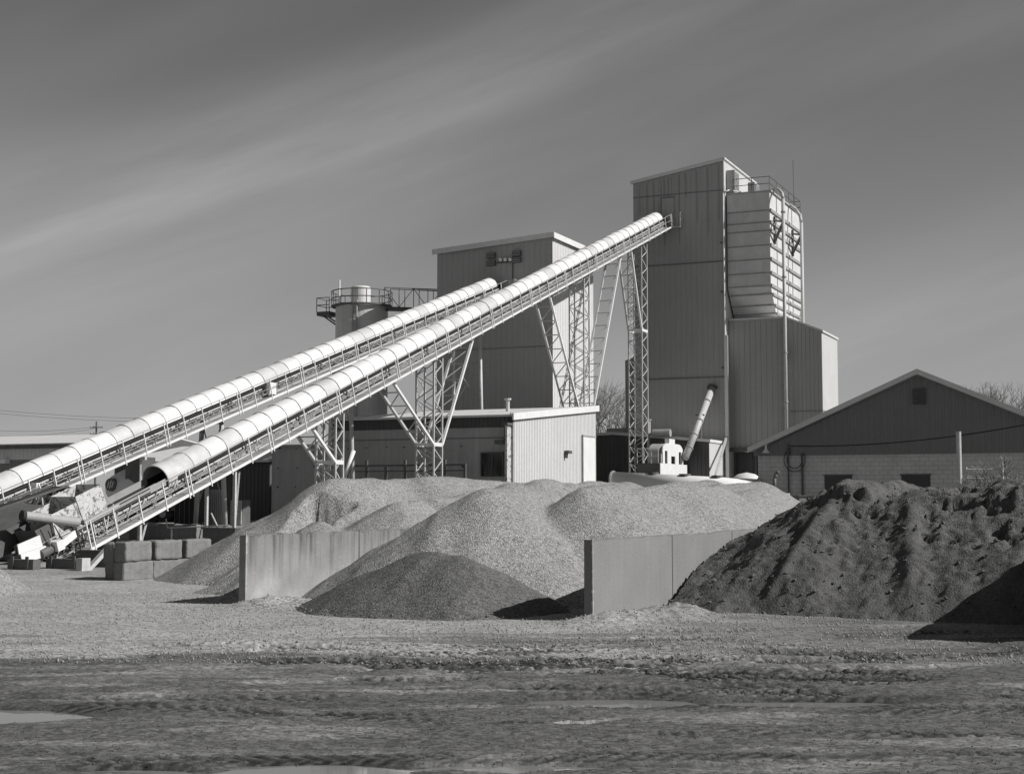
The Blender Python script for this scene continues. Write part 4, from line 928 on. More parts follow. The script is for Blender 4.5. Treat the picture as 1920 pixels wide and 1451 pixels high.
# runs from the silo to the rear left corner of the block building
def cwp(f, s, h): return Vector((x0 + (x1 - x0) * f, yb + (ye - yb) * f + s * .45, ZT - .15 + h + .1 * f))
for s in (-1, 1):
    mb = MB()
    for h in (0, 1.45): mb.bar(cwp(0, s, h), cwp(1, s, h), .07, .07)
    n = 6
    for i in range(n + 1):
        mb.bar(cwp(i / n, s, 0), cwp(i / n, s, 1.45), .04, .04, (0, 1, 0))
        if i < n and s < 0: mb.bar(cwp(i / n, s, 0 if i % 2 else 1.45), cwp((i + 1) / n, s, 1.45 if i % 2 else 0), .04, .04)
    mb.build('truss_side', M['dark_steel'], cw)
mb = MB(); mb.bar(cwp(0, 0, -.12), cwp(1, 0, -.12), .9, .18); mb.build('deck', M['dark_steel'], cw)
# ------------------------------------------------------------------ shed with white end
SB = 73.1; SR = -32.48; SL = -44.2; SDp = 85.96
gs = ga(SR, SB)
sh = thing('panel_shed', 'long low shed with dark stained front panels and a bright corrugated right end', 'shed', (SL, SB, gs))
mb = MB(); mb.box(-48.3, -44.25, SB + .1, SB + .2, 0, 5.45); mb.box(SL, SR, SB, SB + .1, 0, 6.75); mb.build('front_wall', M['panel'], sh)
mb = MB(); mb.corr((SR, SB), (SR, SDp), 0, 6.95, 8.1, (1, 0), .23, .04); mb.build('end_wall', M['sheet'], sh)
mb = MB(); mb.corr((SL, SB - .02), (SR, SB - .02), 6.35, 6.95, 6.95, (0, -1), .25, .03); mb.build('eave_sheet', M['dark_wall'], sh)
mb = MB(); mb.add([(SL, SDp, 0), (SR, SDp, 0), (SR, SDp, 8.1), (SL, SDp, 8.1), (SL, SB, 0), (SL, SB, 6.9)], [(1, 0, 3, 2), (0, 4, 5, 3)]); mb.build('rear_wall', M['panel'], sh)
mb = MB(); mb.ext([(SB - .35, 6.92), (SDp + .2, 8.15), (SDp + .2, 8.27), (SB - .35, 7.04)], 0, SL - .2, SR + .1); mb.build('roof', M['roof'], sh)
mb = MB(); mb.ext([(SB - .37, 6.72), (SDp + .22, 7.95), (SDp + .22, 8.32), (SB - .37, 7.1)], 0, SR + .1, SR + .2); mb.build('rake_board', M['white_paint'], sh)
mb = MB(); mb.box(-48.4, -44.25, SB - .1, SB + 8, 5.45, 5.55); mb.build('lean_to_roof', M['grey_steel'], sh)
mb = MB(); mb.box(SR + .045, SR + .09, 83.6, 85.7, gs, 6.25); d_ = mb.build('door', M['white_paint'], sh)
mb = MB(); mb.box(SR + .04, SR + .12, 83.5, 83.6, gs, 6.35); mb.box(SR + .04, SR + .12, 83.5, 85.8, 6.25, 6.35); mb.build('door_frame', M['grey_steel'], d_)
p = pb(904, 850, SB); q_ = pb(943, 893, SB)
mb = MB(); mb.box(p[0], q_[0], SB - .06, SB - .01, q_[2], p[2]); wn_ = mb.build('window', M['glass'], sh)
mb = MB(); xm = (p[0] + q_[0]) / 2; mb.box(p[0] - .06, q_[0] + .06, SB - .1, SB - .01, p[2], p[2] + .07); mb.box(xm - .03, xm + .03, SB - .09, SB - .062, q_[2], p[2]); mb.box(p[0] - .06, p[0], SB - .1, SB - .01, q_[2], p[2]); mb.box(q_[0], q_[0] + .06, SB - .1, SB - .01, q_[2], p[2]); mb.build('window_frame', M['dark_steel'], wn_)
p = pb(952, 797, SB - .5); mb = MB(); mb.box(p[0] - .15, SR - .12, SB - .55, SB - .02, 3.0, p[2]); mb.build('duct_box', M['rust'], sh)
mb = MB(); mb.box(p[0] - .25, SR - .02, SB - .7, SB - .02, p[2], p[2] + .14); mb.build('duct_hood', M['dark_steel'], sh)
mb = MB(); mb.box(p[0] - .2, SR - .1, SB - .6, SB - .02, 2.1, 2.8); mb.build('duct_base', M['dark_steel'], sh)
q_ = pa(1060, 848, SR); mb = MB(); mb.box(SR + .04, SR + .35, q_[1] - .3, q_[1] + .25, q_[2] - .08, q_[2] + .1); mb.box(SR + .1, SR + .22, q_[1] - .3, q_[1] - .1, q_[2] - .35, q_[2]); mb.build('wall_lamp', M['dark_steel'], sh)
p = pb(952, 760, 79); mb = MB(); mb.tube((p[0], 79, 7.3), (p[0], 79, 8.3), .12, 10); mb.tube((p[0], 79, 8.3), (p[0], 79, 8.4), .22, 10); mb.build('roof_vent', M['steel'], sh)
p = pb(940, 828, SB - .4); mb = MB(); mb.box(p[0] - .35, p[0] + .2, SB - .55, SB - .05, p[2] - .12, p[2] + .1); mb.path([(p[0] + .1, SB - .2, p[2] + .1), (p[0] + .15, SB - .3, p[2] + 1), (p[0] + .5, SB - .2, p[2] + 1.6)], .03, 5); mb.build('wall_lamp', M['dark_steel'], sh)
for z in (3.1, 4.25, 5.35):
    for x in np.arange(-47.8, -34.8, 1.22):
        x = float(x) + random.uniform(-.08, .08); z_ = z + random.uniform(-.06, .06)
        mb = MB(); mb.tube((x, SB + (.1 if x < -44.2 else 0) - .02, z_), (x, SB + .15, z_), random.uniform(.035, .065), 8); mb.build('tie_hole', M['black'], sh)
mb = MB(); mb.box(SL, SR, SB - .03, SB - .005, 5.75, 5.8); mb.build('seam_flashing', M['seam'], sh)
rk = thing('pipe_rack', 'dark pipe rack of rails and posts along the stained shed front', 'rack', (-40, 71.9, gs))
za = pb(700, 873, 71.9)[2]; xa = pb(652, 873, 71.9)[0]; xb = pb(872, 873, 71.9)[0]; mb = MB()
mb.box(xa, xb, 71.85, 71.95, za - .05, za + .05); mb.box(xa, xb, 71.85, 71.95, za - .35, za - .28); mb.build('rail', M['dark_steel'], rk)
n = 7
for i in range(n):
    x = xa + (xb - xa) * i / (n - 1); mb = MB(); mb.box(x - .06, x + .06, 71.82, 71.98, gs - .2, za + .25 * (i % 2) + .05); mb.build('post', M['dark_steel'], rk)
# ------------------------------------------------------------------ dark shop and far warehouse, left
sp_ = thing('dark_workshop', 'low dark workshop with a pale roof behind the foot of the conveyors', 'building', (-52, 80, g))
z_e = pb(480, 866, 80)[2]; z_r = pb(480, 838, 88)[2]; xl = pb(215, 866, 80)[0]; xr = pb(507, 866, 80)[0]
mb = MB(); mb.corr((xl, 80), (xr, 80), .6, z_e, z_e, (0, -1), .3, .03); mb.add([(xr, 80, .6), (xr, 96, .6), (xr, 96, z_e), (xr, 88, z_r), (xr, 80, z_e)], [(0, 1, 2, 3, 4)]); mb.build('wall', M['dark_wall'], sp_)
mb = MB(); mb.ext([(79.6, z_e - .02), (88, z_r), (96.4, z_e - .02), (96.4, z_e + .12), (88, z_r + .14), (79.6, z_e + .12)], 0, xl - .3, xr + .2); mb.build('roof', M['roof'], sp_)
fw = thing('warehouse', 'far wide warehouse with a pale roof at the left edge', 'building', (-75, 112, g))
xl = pb(-160, 835, 112)[0]; xr = pb(150, 835, 112)[0]
z1, z2, z3, z4 = pb(60, 819, 124)[2], pb(60, 834, 112)[2], pb(60, 841, 112)[2], pb(60, 861, 112)[2]
mb = MB(); mb.corr((xl, 112), (xr, 112), z4, z3, z3, (0, -1), .5, .05); mb.build('upper_wall', M['sheet'], fw)
mb = MB(); mb.corr((xl, 111.95), (xr, 111.95), .7, z4 - .01, z4 - .01, (0, -1), .5, .05); mb.build('lower_wall', M['gable_sheet'], fw)
mb = MB(); mb.box(xl, xr + .3, 111.2, 112.0, z3, z2); mb.build('eave_shadow_box', M['dark_steel'], fw)  # dark box put in for the shadow under the eaves
mb = MB(); mb.ext([(111.2, z2), (124, z1), (136, z2), (136, z2 + .1), (124, z1 + .12), (111.2, z2 + .1)], 0, xl, xr + .4); mb.build('roof', M['roof'], fw)
p = pb(8, 866, 111.5); mb = MB(); mb.box(p[0] - .4, p[0] + .4, 111.2, 111.85, p[2] - .15, p[2] + .2); mb.build('wall_unit', M['white_paint'], fw)
# ------------------------------------------------------------------ gable building right
GB = 66.8; gg = ga(-15, GB)
gbd = thing('gable_building', 'wide gabled building with dark siding over pale painted blockwork, at the right', 'building', (-17.1, GB, gg))
GP, GZ = pb(1722, 700, GB)[0], 8.0; GL = -17.35; GW = GP - GL; eave = 4.62
zb = 4.5
mb = MB(); mb.box(-17.1, GP + GW, GB, GB + .2, 0, zb - .02); mb.box(-17.1, -16.9, GB + .2, GB + 20, 0, zb - .02); mb.build('block_wall', M['blockwork'], gbd)
mb = MB(); pz = GZ - .2
L = GW * 2; nn = int(L / .3); vs = []; st = []
sl_ = (GZ - eave) / GW
def gtop(x): return max(eave + .02 - .1, GZ - .12 - abs(x - GP) * sl_)
xs_ = []; x = GL + .08
while x < GP + GW - .1: xs_ += [(x, 0), (x + .2, 0), (x + .215, 1), (x + .28, 1)]; x += .3
vs = []
for x, o_ in xs_: vs += [(x, GB - .06 - .03 * o_, zb - .12), (x, GB - .06 - .03 * o_, gtop(x))]
mb.add(vs, [(2 * i, 2 * i + 2, 2 * i + 3, 2 * i + 1) for i in range(len(xs_) - 1)]); mb.build('gable_siding', M['gable_sheet'], gbd)
mb = MB(); mb.ext([(GL - .1, eave - .06), (GP, GZ), (GP + GW, eave - .06), (GP + GW, eave + .12), (GP, GZ + .16), (GL - .1, eave + .12)], 1, GB - .45, GB + 20); mb.build('roof', M['roof'], gbd)
mb = MB(); mb.ext([(GL - .12, eave - .1), (GP, GZ - .06), (GP + GW, eave - .1), (GP + GW, eave + .14), (GP, GZ + .18), (GL - .12, eave + .14)], 1, GB - .5, GB - .44); mb.build('rake_board', M['trim'], gbd)
p, q_ = pb(1711, 728, GB - .1), pb(1736, 758, GB - .1)
mb = MB(); mb.box(p[0], q_[0], GB - .12, GB - .085, q_[2], p[2]); v_ = mb.build('louvre_vent', M['dark_steel'], gbd)
mb = MB()
for i in range(7): z = q_[2] + (p[2] - q_[2]) * (i + .5) / 7; mb.box(p[0], q_[0], GB - .16, GB - .121, z - .02, z + .02)
mb.build('slat', M['dark_steel'], v_)
for (xa_, ya_, xb_) in ((1546, 892, 1598), (1690, 891, 1745)):
    p, q_ = pb(xa_, ya_, GB), pb(xb_, 925, GB)
    mb = MB(); mb.box(p[0], q_[0], GB - .03, GB - .004, q_[2], p[2]); f_ = mb.build('window', M['glass'], gbd)
    mb = MB(); mb.box(p[0] - .05, q_[0] + .05, GB - .06, GB - .004, p[2], p[2] + .06); mb.build('window_frame', M['dark_steel'], f_)
for xx, yy in ((1478, 832), (1504, 850)):
    p = pb(xx, yy, GB - .1); mb = MB(); mb.tube((p[0], GB - .12, 1), (p[0], GB - .12, p[2]), .045 if xx < 1500 else .06, 6); mb.build('conduit', M['dark_steel'], gbd)
p = pb(1490, 862, GB - .12); mb = MB()
for r_ in (.5, .36): mb.path([(p[0] + r_ * math.cos(t), GB - .14, p[2] + r_ * 1.1 * math.sin(t)) for t in np.linspace(math.pi * .6, math.pi * 2.2, 16)], .02, 4)
mb.build('cable_loop', M['black'], gbd)
p = pb(1436, 842, GB - .5); mb = MB(); mb.lathe([(.04, .2), (.06, 0), (.2, -.18)], (p[0], GB - .5, p[2]), 14); mb.bar((p[0], GB - .5, p[2] + .2), (p[0], GB - .1, p[2] + .25), .04, .04); mb.build('wall_lamp', M['white_paint'], gbd)
# overhead cable
p0, p1 = pb(1482, 836, GB - .2), pb(1960, 789, 62)
mb = MB(); mb.path([(p0[0] + (p1[0] - p0[0]) * t, p0[1] + (p1[1] - p0[1]) * t, p0[2] + (p1[2] - p0[2]) * t - .3 * 4 * t * (1 - t)) for t in np.linspace(0, 1, 22)], .025, 5)
single('power_cable', mb, M['black'], 'black cable sagging across the gable siding to the right edge', 'cable', p0)
p = pb(1797, 810, 60); mb = MB(); mb.tube((p[0], 60, ga(p[0], 60) - .1), (p[0], 60, p[2]), .1, 10); mb.tube((p[0], 60, p[2]), (p[0], 60, p[2] + .02), .11, 10)
single('metal_post', mb, M['steel'], 'pale round post standing alone in front of the gable building', 'post', (p[0], 60, ga(p[0], 60)))
# ------------------------------------------------------------------ low building, filter hopper, duct
KB = 105.8; kl, kr = pb(1100, 820, KB)[0], pb(1330, 830, KB)[0]
lw = thing('low_building', 'low dark flat building at the foot of the tall tower with a bright right end', 'building', (kl, KB, g))
zl, zm, zr = pb(1116, 818, KB)[2], pb(1150, 815, KB)[2], pb(1330, 829, KB)[2]; xm = pb(1150, 815, KB)[0]
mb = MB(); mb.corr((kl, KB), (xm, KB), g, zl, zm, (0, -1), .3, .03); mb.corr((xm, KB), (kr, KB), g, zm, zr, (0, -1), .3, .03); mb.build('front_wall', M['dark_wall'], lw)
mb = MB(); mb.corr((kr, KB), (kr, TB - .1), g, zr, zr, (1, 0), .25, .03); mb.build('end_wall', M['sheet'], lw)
mb = MB(); mb.ext([(kl, zl), (xm, zm), (kr + .1, zr), (kr + .1, zr + .22), (xm, zm + .22), (kl, zl + .22)], 1, KB - .12, TB - .1); mb.build('roof', M['roof'], lw)
mb = MB(); mb.box(kl - 1, pb(1172, 803, 113)[0], 113, 118, g, pb(1140, 803, 113)[2])
single('rear_shed', mb, M['shade_sheet'], 'small flat shed showing between the bare tree and the tower trestle', 'shed', (kl, 113, g))
p = pb(1216, 815, 107); mb = MB(); mb.tube((p[0], 107, 6), (p[0], 107, p[2] + 1.1), .17, 10); mb.tube((p[0], 107, p[2] + 1.1), (p[0], 107, p[2] + 1.2), .24, 10)
single('roof_flue', mb, M['grey_steel'], 'short flue pipe on the low building roof right of the tower trestle', 'flue', (p[0], 107, 6))
# small part of the tower seen behind the trestle (a lower wing)
wa, wb_ = pb(1172, 660, 112)[0], TL
mb = MB(); mb.corr((wa, 112), (wb_, 112), g, pb(1172, 676, 112)[2], pb(1190, 664, 112)[2], (0, -1), .3, .03); mb.add([(wa, 112, g), (wa, 118, g), (wa, 118, 13.5), (wa, 112, 13.5)], [(0, 1, 2, 3)]); mb.add([(wa, 112, 13.2), (wb_, 112, 13.8), (wb_, 118, 13.8), (wa, 118, 13.2)], [(0, 1, 2, 3)])
mb.build('side_wing', M['shade_sheet'], tw)
hp = thing('filter_hopper', 'white arched hood with three slots on a white box, in front of the tower', 'hopper', pb(1237, 895, 99)[:2] + (g,))
ha, hb_ = pb(1237, 869, 99)[0], 99
b1_ = pa(1287, 870, ha)[1]; zt_ = pb(1237, 868, 99)[2]; al_ = pb(1195, 866, 99)[0]
mb = MB(); mb.box(al_, ha, hb_, b1_, g, zt_); mb.build('box', M['dark_wall'], hp)  # faces turned from the sun are dark in the colour itself
mb = MB(); mb.box(ha + .004, ha + .05, hb_, b1_, g, zt_); mb.build('lit_side_panel', M['white_paint'], hp)  # sunlit face of the same box, made white
c0_ = pa(1243, 868, ha)[1]; c1_ = pa(1281, 868, ha)[1]; zh = pa(1262, 832, ha)[2]; wd = c1_ - c0_
def hood_poly():
    P = [(c0_, zt_)]
    for i in range(9): t = math.pi - i / 8 * math.pi / 2; P.append((c0_ + wd * .25 + wd * .25 * math.cos(t), zh - .6 + .6 * math.sin(t)))
    for i in range(9): t = math.pi / 2 - i / 8 * math.pi / 2; P.append((c1_ - wd * .25 + wd * .25 * math.cos(t), zh - .6 + .6 * math.sin(t)))
    P.append((c1_, zt_)); return P
sl3 = [(.10, .22, .62), (.40, .60, .38), (.78, .90, .62)]
# front plate cut with slots: columns between slots
def htop(f):
    e = min(f, 1 - f); return zh - .6 + .6 * math.sqrt(max(0, 1 - (1 - min(e, .25) / .25) ** 2))
cuts = [0]
for a_, b_, _ in sl3: cuts += [a_, b_]
cuts.append(1.0); mb = MB()
for i in range(len(cuts) - 1):
    f0, f1 = cuts[i], cuts[i + 1]; zb0 = zt_ + .01
    if i % 2 == 1: zb0 = zt_ + (zh - zt_) * sl3[i // 2][2]
    m_ = 5
    pl_ = [(c0_ + wd * f0, zb0), (c0_ + wd * f1, zb0)] + [(c0_ + wd * (f1 - (f1 - f0) * k / m_), htop(f1 - (f1 - f0) * k / m_)) for k in range(m_ + 1)]
    mb.ext(pl_, 0, ha - .08, ha)
mb.build('slotted_plate', M['white_paint'], hp)
mb = MB(); mb.ext([(y + (.05 if y < (c0_ + c1_) / 2 else -.05), z - .03) for y, z in hood_poly()], 0, ha - 1.1, ha - .3); mb.build('hood_body', M['grey_steel'], hp)
mb = MB(); mb.box(ha - .4, ha - .05, c0_ + wd * .35, c0_ + wd * .62, zh, zh + .35); mb.build('hood_cap', M['white_paint'], hp)
mb = MB()
for x in np.linspace(al_, ha - .1, 4): mb.tube((x, hb_, zt_), (x, hb_, zt_ + 1.05), .03, 5)
for h in (.5, 1.05): mb.tube((al_, hb_, zt_ + h), (ha - .1, hb_, zt_ + h), .03, 5)
mb.build('guard_rail', M['steel'], hp)
p0, p1 = pb(1336, 726, TB), pb(1285, 858, 104.2)
du = thing('slanted_duct', 'long slanting pipe duct rising from the white hopper into the tower wall', 'duct', p1)
mb = MB(); mb.tube(p1, p0, .27, 16); mb.build('pipe', M['steel'], du, smooth=True)
for f in (.12, .3, .5, .78):
    a_ = Vector(p1).lerp(Vector(p0), f); b_ = Vector(p1).lerp(Vector(p0), f + .012); mb = MB(); mb.tube(a_, b_, .33, 16); mb.build('flange', M['grey_steel'], du)
mb = MB(); a_ = Vector(p0); mb.tube(a_ - Vector((0, .35, .5)) * .2, a_, .42, 16); mb.build('wall_collar', M['dark_steel'], du)
c_ = Vector(p1).lerp(Vector(p0), .55); mb = MB(); mb.tube((c_.x, c_.y, 6), (c_.x, c_.y, c_.z - .1), .09, 8); mb.bar((c_.x - .4, c_.y, c_.z + .25), (c_.x + .3, c_.y, c_.z + .25), .1, .1); mb.build('prop', M['dark_steel'], du)
# long brace leaning on the tower corner
p0, p1 = pb(1341, 892, 104), pb(1362, 820, TB - .3); mb = MB(); mb.bar(p0, p1, .16, .16); single('pipe_prop', mb, M['steel'], 'thin strut leaning on the tower corner beside the bright end wall', 'pipe', p0)
# blower on the low roof
p = pb(1290, 815, 104.5); bx = thing('roof_blower', 'small blower with a bent pipe on the low building roof behind the white hood', 'blower', pb(1225, 830, 105.0))
p = pb(1236, 812, 105.2); mb = MB(); mb.tube((p[0] - .5, 105.2, p[2]), (p[0] + .9, 105.2, p[2]), .3, 14); mb.build('motor', M['grey_steel'], bx)
mb = MB(); mb.path([(p[0] - .5, 105.2, p[2]), (p[0] - .8, 105.1, p[2] - .1), (p[0] - .8, 105.0, p[2] - 1.9), (p[0] - .6, 105.0, p[2] - 2.2)], .1, 8); mb.build('pipe', M['grey_steel'], bx)
# ------------------------------------------------------------------ things showing over the piles
p0, p1 = pb(1150, 892, 66), pb(1424, 912, 66)
g6 = ga(-26, 66)
tk = thing('tank_trailer', 'long white tank trailer lying low behind the rear gravel pile', 'trailer', (p0[0], 66, g6))
mb = MB(); mb.tube((p0[0], 66, p0[2] - .35), (p1[0], 66, p0[2] - .75), .55, 22); mb.build('tank', M['white_paint'], tk, smooth=True)
for f in (.28, .5, .72):
    x = p0[0] + (p1[0] - p0[0]) * f; z = p0[2] - .35 - .4 * f; mb = MB(); mb.tube((x, 66, z + .4), (x, 66, z + .62), .28, 12); mb.build('hatch', M['dark_steel'], tk)
for f in (.0, .998):
    x = p0[0] + (p1[0] - p0[0]) * f; z = p0[2] - .35 - .4 * f; mb = MB(); mb.tube((x - .04, 66, z), (x + .04, 66, z), .60, 22); mb.build('end_ring', M['grey_steel'], tk)
for f in (.12, .8):
    x = p0[0] + (p1[0] - p0[0]) * f
    for y in (65.4, 66.4): mb = MB(); mb.tube((x, y, g6 + .48), (x, y + .28, g6 + .48), .5, 18); mb.build('wheel', M['black'], tk)
mb = MB(); mb.box(p0[0] + .3, p1[0] - .2, 65.7, 66.3, g6 + .5, g6 + .75); mb.build('chassis', M['dark_steel'], tk)
p = pb(1400, 915, 76); mb = MB(); mb.lathe([(1.0, -3), (1.0, 0), (.93, .28), (.75, .55), (.45, .75), (0, .84)], (p[0], 76, p[2]), 28)
single('white_tank', mb, M['white_paint'], 'white domed tank top left of the gable building', 'tank', (p[0], 76, g), smooth=True)
# loader parked behind the sand pile
LBb = 52; p = pb(1452, 935, LBb); gl = ga(p[0], LBb)
ld = thing('wheel_loader', 'dark loader hidden behind the piles with only its exhaust stack and hood showing', 'loader', (p[0] + .8, LBb, gl))
mb = MB(); mb.tube((p[0], LBb, 2.0), (p[0], LBb, p[2] + .35), .13, 14); mb.build('muffler', M['grey_steel'], ld, smooth=True)
mb = MB(); mb.path([(p[0], LBb, p[2] + .3), (p[0] + .02, LBb, p[2] + .75), (p[0] + .08, LBb, p[2] + .9), (p[0] + .18, LBb, p[2] + 1.0)], .065, 10); mb.build('exhaust_pipe', M['dark_steel'], ld, smooth=True)
mb = MB(); mb.tube((p[0] + .42, LBb, 2.0), (p[0] + .42, LBb, p[2]), .09, 12); mb.tube((p[0] + .42, LBb, p[2] + .02), (p[0] + .42, LBb, p[2] + .2), .15, 14); mb.build('air_intake', M['steel'], ld)
mb = MB(); mb.ext([(-1, .9), (1.2, .9), (1.2, 1.75), (.9, 2.0), (-1, 2.0)], 1, LBb - .6, LBb + .6); mb.v = [(x + p[0] + .2, y, z + gl - .4) for x, y, z in mb.v]; mb.build('hood', M['dark_steel'], ld)
mb = MB(); mb.box(p[0] + .75, p[0] + 1.05, LBb - .7, LBb + .7, gl + 1.2, p[2] + .12); mb.box(p[0] + 1.05, p[0] + 2.4, LBb - .7, LBb - .6, p[2] + .02, p[2] + .1); mb.build('cab_edge', M['dark_steel'], ld)
for dx in (-.5, 1.6): mb = MB(); mb.tube((p[0] + dx, LBb - 1.0, gl + .7), (p[0] + dx, LBb - .6, gl + .7), .7, 24); mb.build('wheel', M['black'], ld)
# ------------------------------------------------------------------ machinery at the left foot
def at(px, py, b): return Vector(pb(px, py, b))
fc_ = thing('feed_conveyor', 'low dark feed conveyor under the rear conveyor at the left edge', 'conveyor', tuple(at(-20, 985, 41)))
A0, A1 = at(-60, 985, 39.5), at(112, 925, 46.5)
mb = MB(); mb.bar(A0 + Vector((0, 0, .25)), A1 + Vector((0, 0, .25)), .55, .04); mb.build('belt', M['black'], fc_)
for s in (-.42, .42):
    o_ = Vector((s, 0, 0)); mb = MB()
    mb.bar(A0 + o_ + Vector((0, 0, .32)), A1 + o_ + Vector((0, 0, .32)), .05, .08); mb.bar(A0 + o_ + Vector((0, 0, -.25)), A1 + o_ + Vector((0, 0, -.25)), .06, .1)
    for i in range(12): a_ = A0.lerp(A1, i / 12) + o_; b_ = A0.lerp(A1, (i + 1) / 12) + o_; mb.bar(a_ + Vector((0, 0, -.25 if i % 2 else .3)), b_ + Vector((0, 0, .3 if i % 2 else -.25)), .035, .035)
    mb.build('side_frame', M['dark_steel'], fc_)
mb = MB(); o_ = Vector((.55, 0, 0)); mb.bar(A0 + o_ + Vector((0, 0, -.42)), A1 + o_ + Vector((0, 0, -.42)), .07, .12); mb.build('edge_beam', M['steel'], fc_)
for i in range(5): a_ = A0.lerp(A1, i / 5 + .08) + o_; mb = MB(); mb.bar(a_ + Vector((0, 0, -.45)), a_ + Vector((-.02, -.1, .2)), .05, .05, (0, 1, 0)); mb.build('rail_post', M['steel'], fc_)
for f in (.35, .85):
    a_ = A0.lerp(A1, f)
    for s in (-.4, .4): mb = MB(); mb.bar((a_.x + s, a_.y, ga(a_.x, a_.y) - .1), (a_.x + s, a_.y, a_.z - .3), .08, .08, (0, 1, 0)); mb.build('leg', M['dark_steel'], fc_)
# receiving hopper over the front belt
h0 = Q1(S1(38.6) + 2.1, 0, -.5)
hr = thing('receiving_hopper', 'white sheet hopper with rust patches over the foot of the front conveyor', 'hopper', tuple(h0))
s = S1(38.6) - 1.7
def skew(s0, s1, x0, x1, n0, n1, s0t, s1t):
    mb = MB(); vs = [Q1(s0, x0, n0), Q1(s1, x0, n0), Q1(s1, x1, n0), Q1(s0, x1, n0), Q1(s0t, x0, n1), Q1(s1t, x0, n1), Q1(s1t, x1, n1), Q1(s0t, x1, n1)]
    return mb.add(vs, [(0, 1, 5, 4), (1, 2, 6, 5), (2, 3, 7, 6), (3, 0, 4, 7), (0, 3, 2, 1)])
skew(s + 4.5, s + 5.9, -.5, .62, -.45, .55, s + 4.35, s + 5.75).build('rusty_panel_box', M['rust'], hr)
skew(s + 3.0, s + 4.46, -.5, .62, -.42, .35, s + 3.0, s + 4.33).build('panel_box', M['rust'], hr)
skew(s + 2.4, s + 3.0, -.45, .5, -.55, .05, s + 2.2, s + 3.0).build('chute', M['dark_steel'], hr)
mb = MB(); mb.tube(Q1(s + 2.3, .1, .55), Q1(s + 3.9, .95, -.25), .17, 18); mb.build('drum', M['grey_steel'], hr, smooth=False)
mb = MB(); mb.tube(Q1(s + 2.2, .06, .6), Q1(s + 2.3, .1, .55), .19, 18); mb.tube(Q1(s + 3.9, .95, -.25), Q1(s + 4.05, 1.03, -.32), .08, 12); mb.build('drum_cap', M['black'], hr)
mb = MB(); mb.bar(Q1(s + 2.9, .7, -.45), Q1(s + 6.4, .7, -.45), .08, .1, up1); mb.build('lower_flange', M['steel'], hr)
mb = MB()
for i in range(14): t = 2 * math.pi * i / 14; t2_ = 2 * math.pi * (i + 1) / 14; mb.tube(Q1(s + 3.9 + .33 * math.cos(t), .8, -.95 + .33 * math.sin(t)), Q1(s + 3.9 + .33 * math.cos(t2_), .8, -.95 + .33 * math.sin(t2_)), .03, 5)
for i in range(4): t = math.pi * i / 4; mb.tube(Q1(s + 3.9 + .33 * math.cos(t), .8, -.95 + .33 * math.sin(t)), Q1(s + 3.9 - .33 * math.cos(t), .8, -.95 - .33 * math.sin(t)), .022, 5)
mb.build('flywheel', M['dark_steel'], hr)
# clutter on the hopper frame: motor, guards, hoses, hangers
mb = MB(); mb.tube(Q1(s + 2.0, .7, -.75), Q1(s + 2.6, .7, -.75), .17, 12); mb.tube(Q1(s + 2.6, .7, -.75), Q1(s + 2.85, .7, -.75), .07, 8); mb.build('motor', M['dark_steel'], hr)
mb = MB(); mb.bar(Q1(s + 2.75, .82, -.78), Q1(s + 3.75, .82, -.62), .08, .26, up1); mb.build('belt_guard', M['white_paint'], hr)
for k in range(3):
    mb = MB(); p0_, p1_ = Q1(s + 2.2 + .7 * k, .75, .1 - .1 * k), Q1(s + 3.2 + .8 * k, .85, -1.15)
    mb.path([p0_.lerp(p1_, t) - Vector((0, 0, .35 * 4 * t * (1 - t))) for t in np.linspace(0, 1, 9)], .022, 5); mb.build('hose', M['black'], hr)
for k in range(6):
    p0_ = Q1(s + 1.9 + .8 * k, .66, -.45); mb = MB(); mb.bar(p0_, p0_ - Vector((0, .12, .75)), .05, .05, (0, 1, 0)); mb.build('hanger', M['steel' if k % 2 else 'dark_steel'], hr)
mb = MB()
for k in range(5): mb.bar(Q1(s + 2.0 + .9 * k, .60, -.55), Q1(s + 2.75 + .9 * k, .60, -1.25), .05, .05, up1)
mb.bar(Q1(s + 1.2, .60, -1.3), Q1(s + 7.0, .60, -1.3), .06, .09, up1); mb.build('cross_bracing', M['dark_steel'], hr)
a_ = at(66, 905, 46); mb = MB(); mb.box(a_.x - .12, a_.x + .16, 45.9, 46.1, a_.z - .7, a_.z); mb.bar((a_.x + .16, 46, a_.z - .05), (a_.x + .5, 46, a_.z - .75), .06, .1); mb.build('head_bracket', M['white_paint'], fc_)
mb = MB(); p0_ = A1; mb.tube(p0_ + Vector((-.45, 0, .1)), p0_ + Vector((.45, 0, .1)), .2, 14); mb.build('head_pulley', M['black'], fc_)
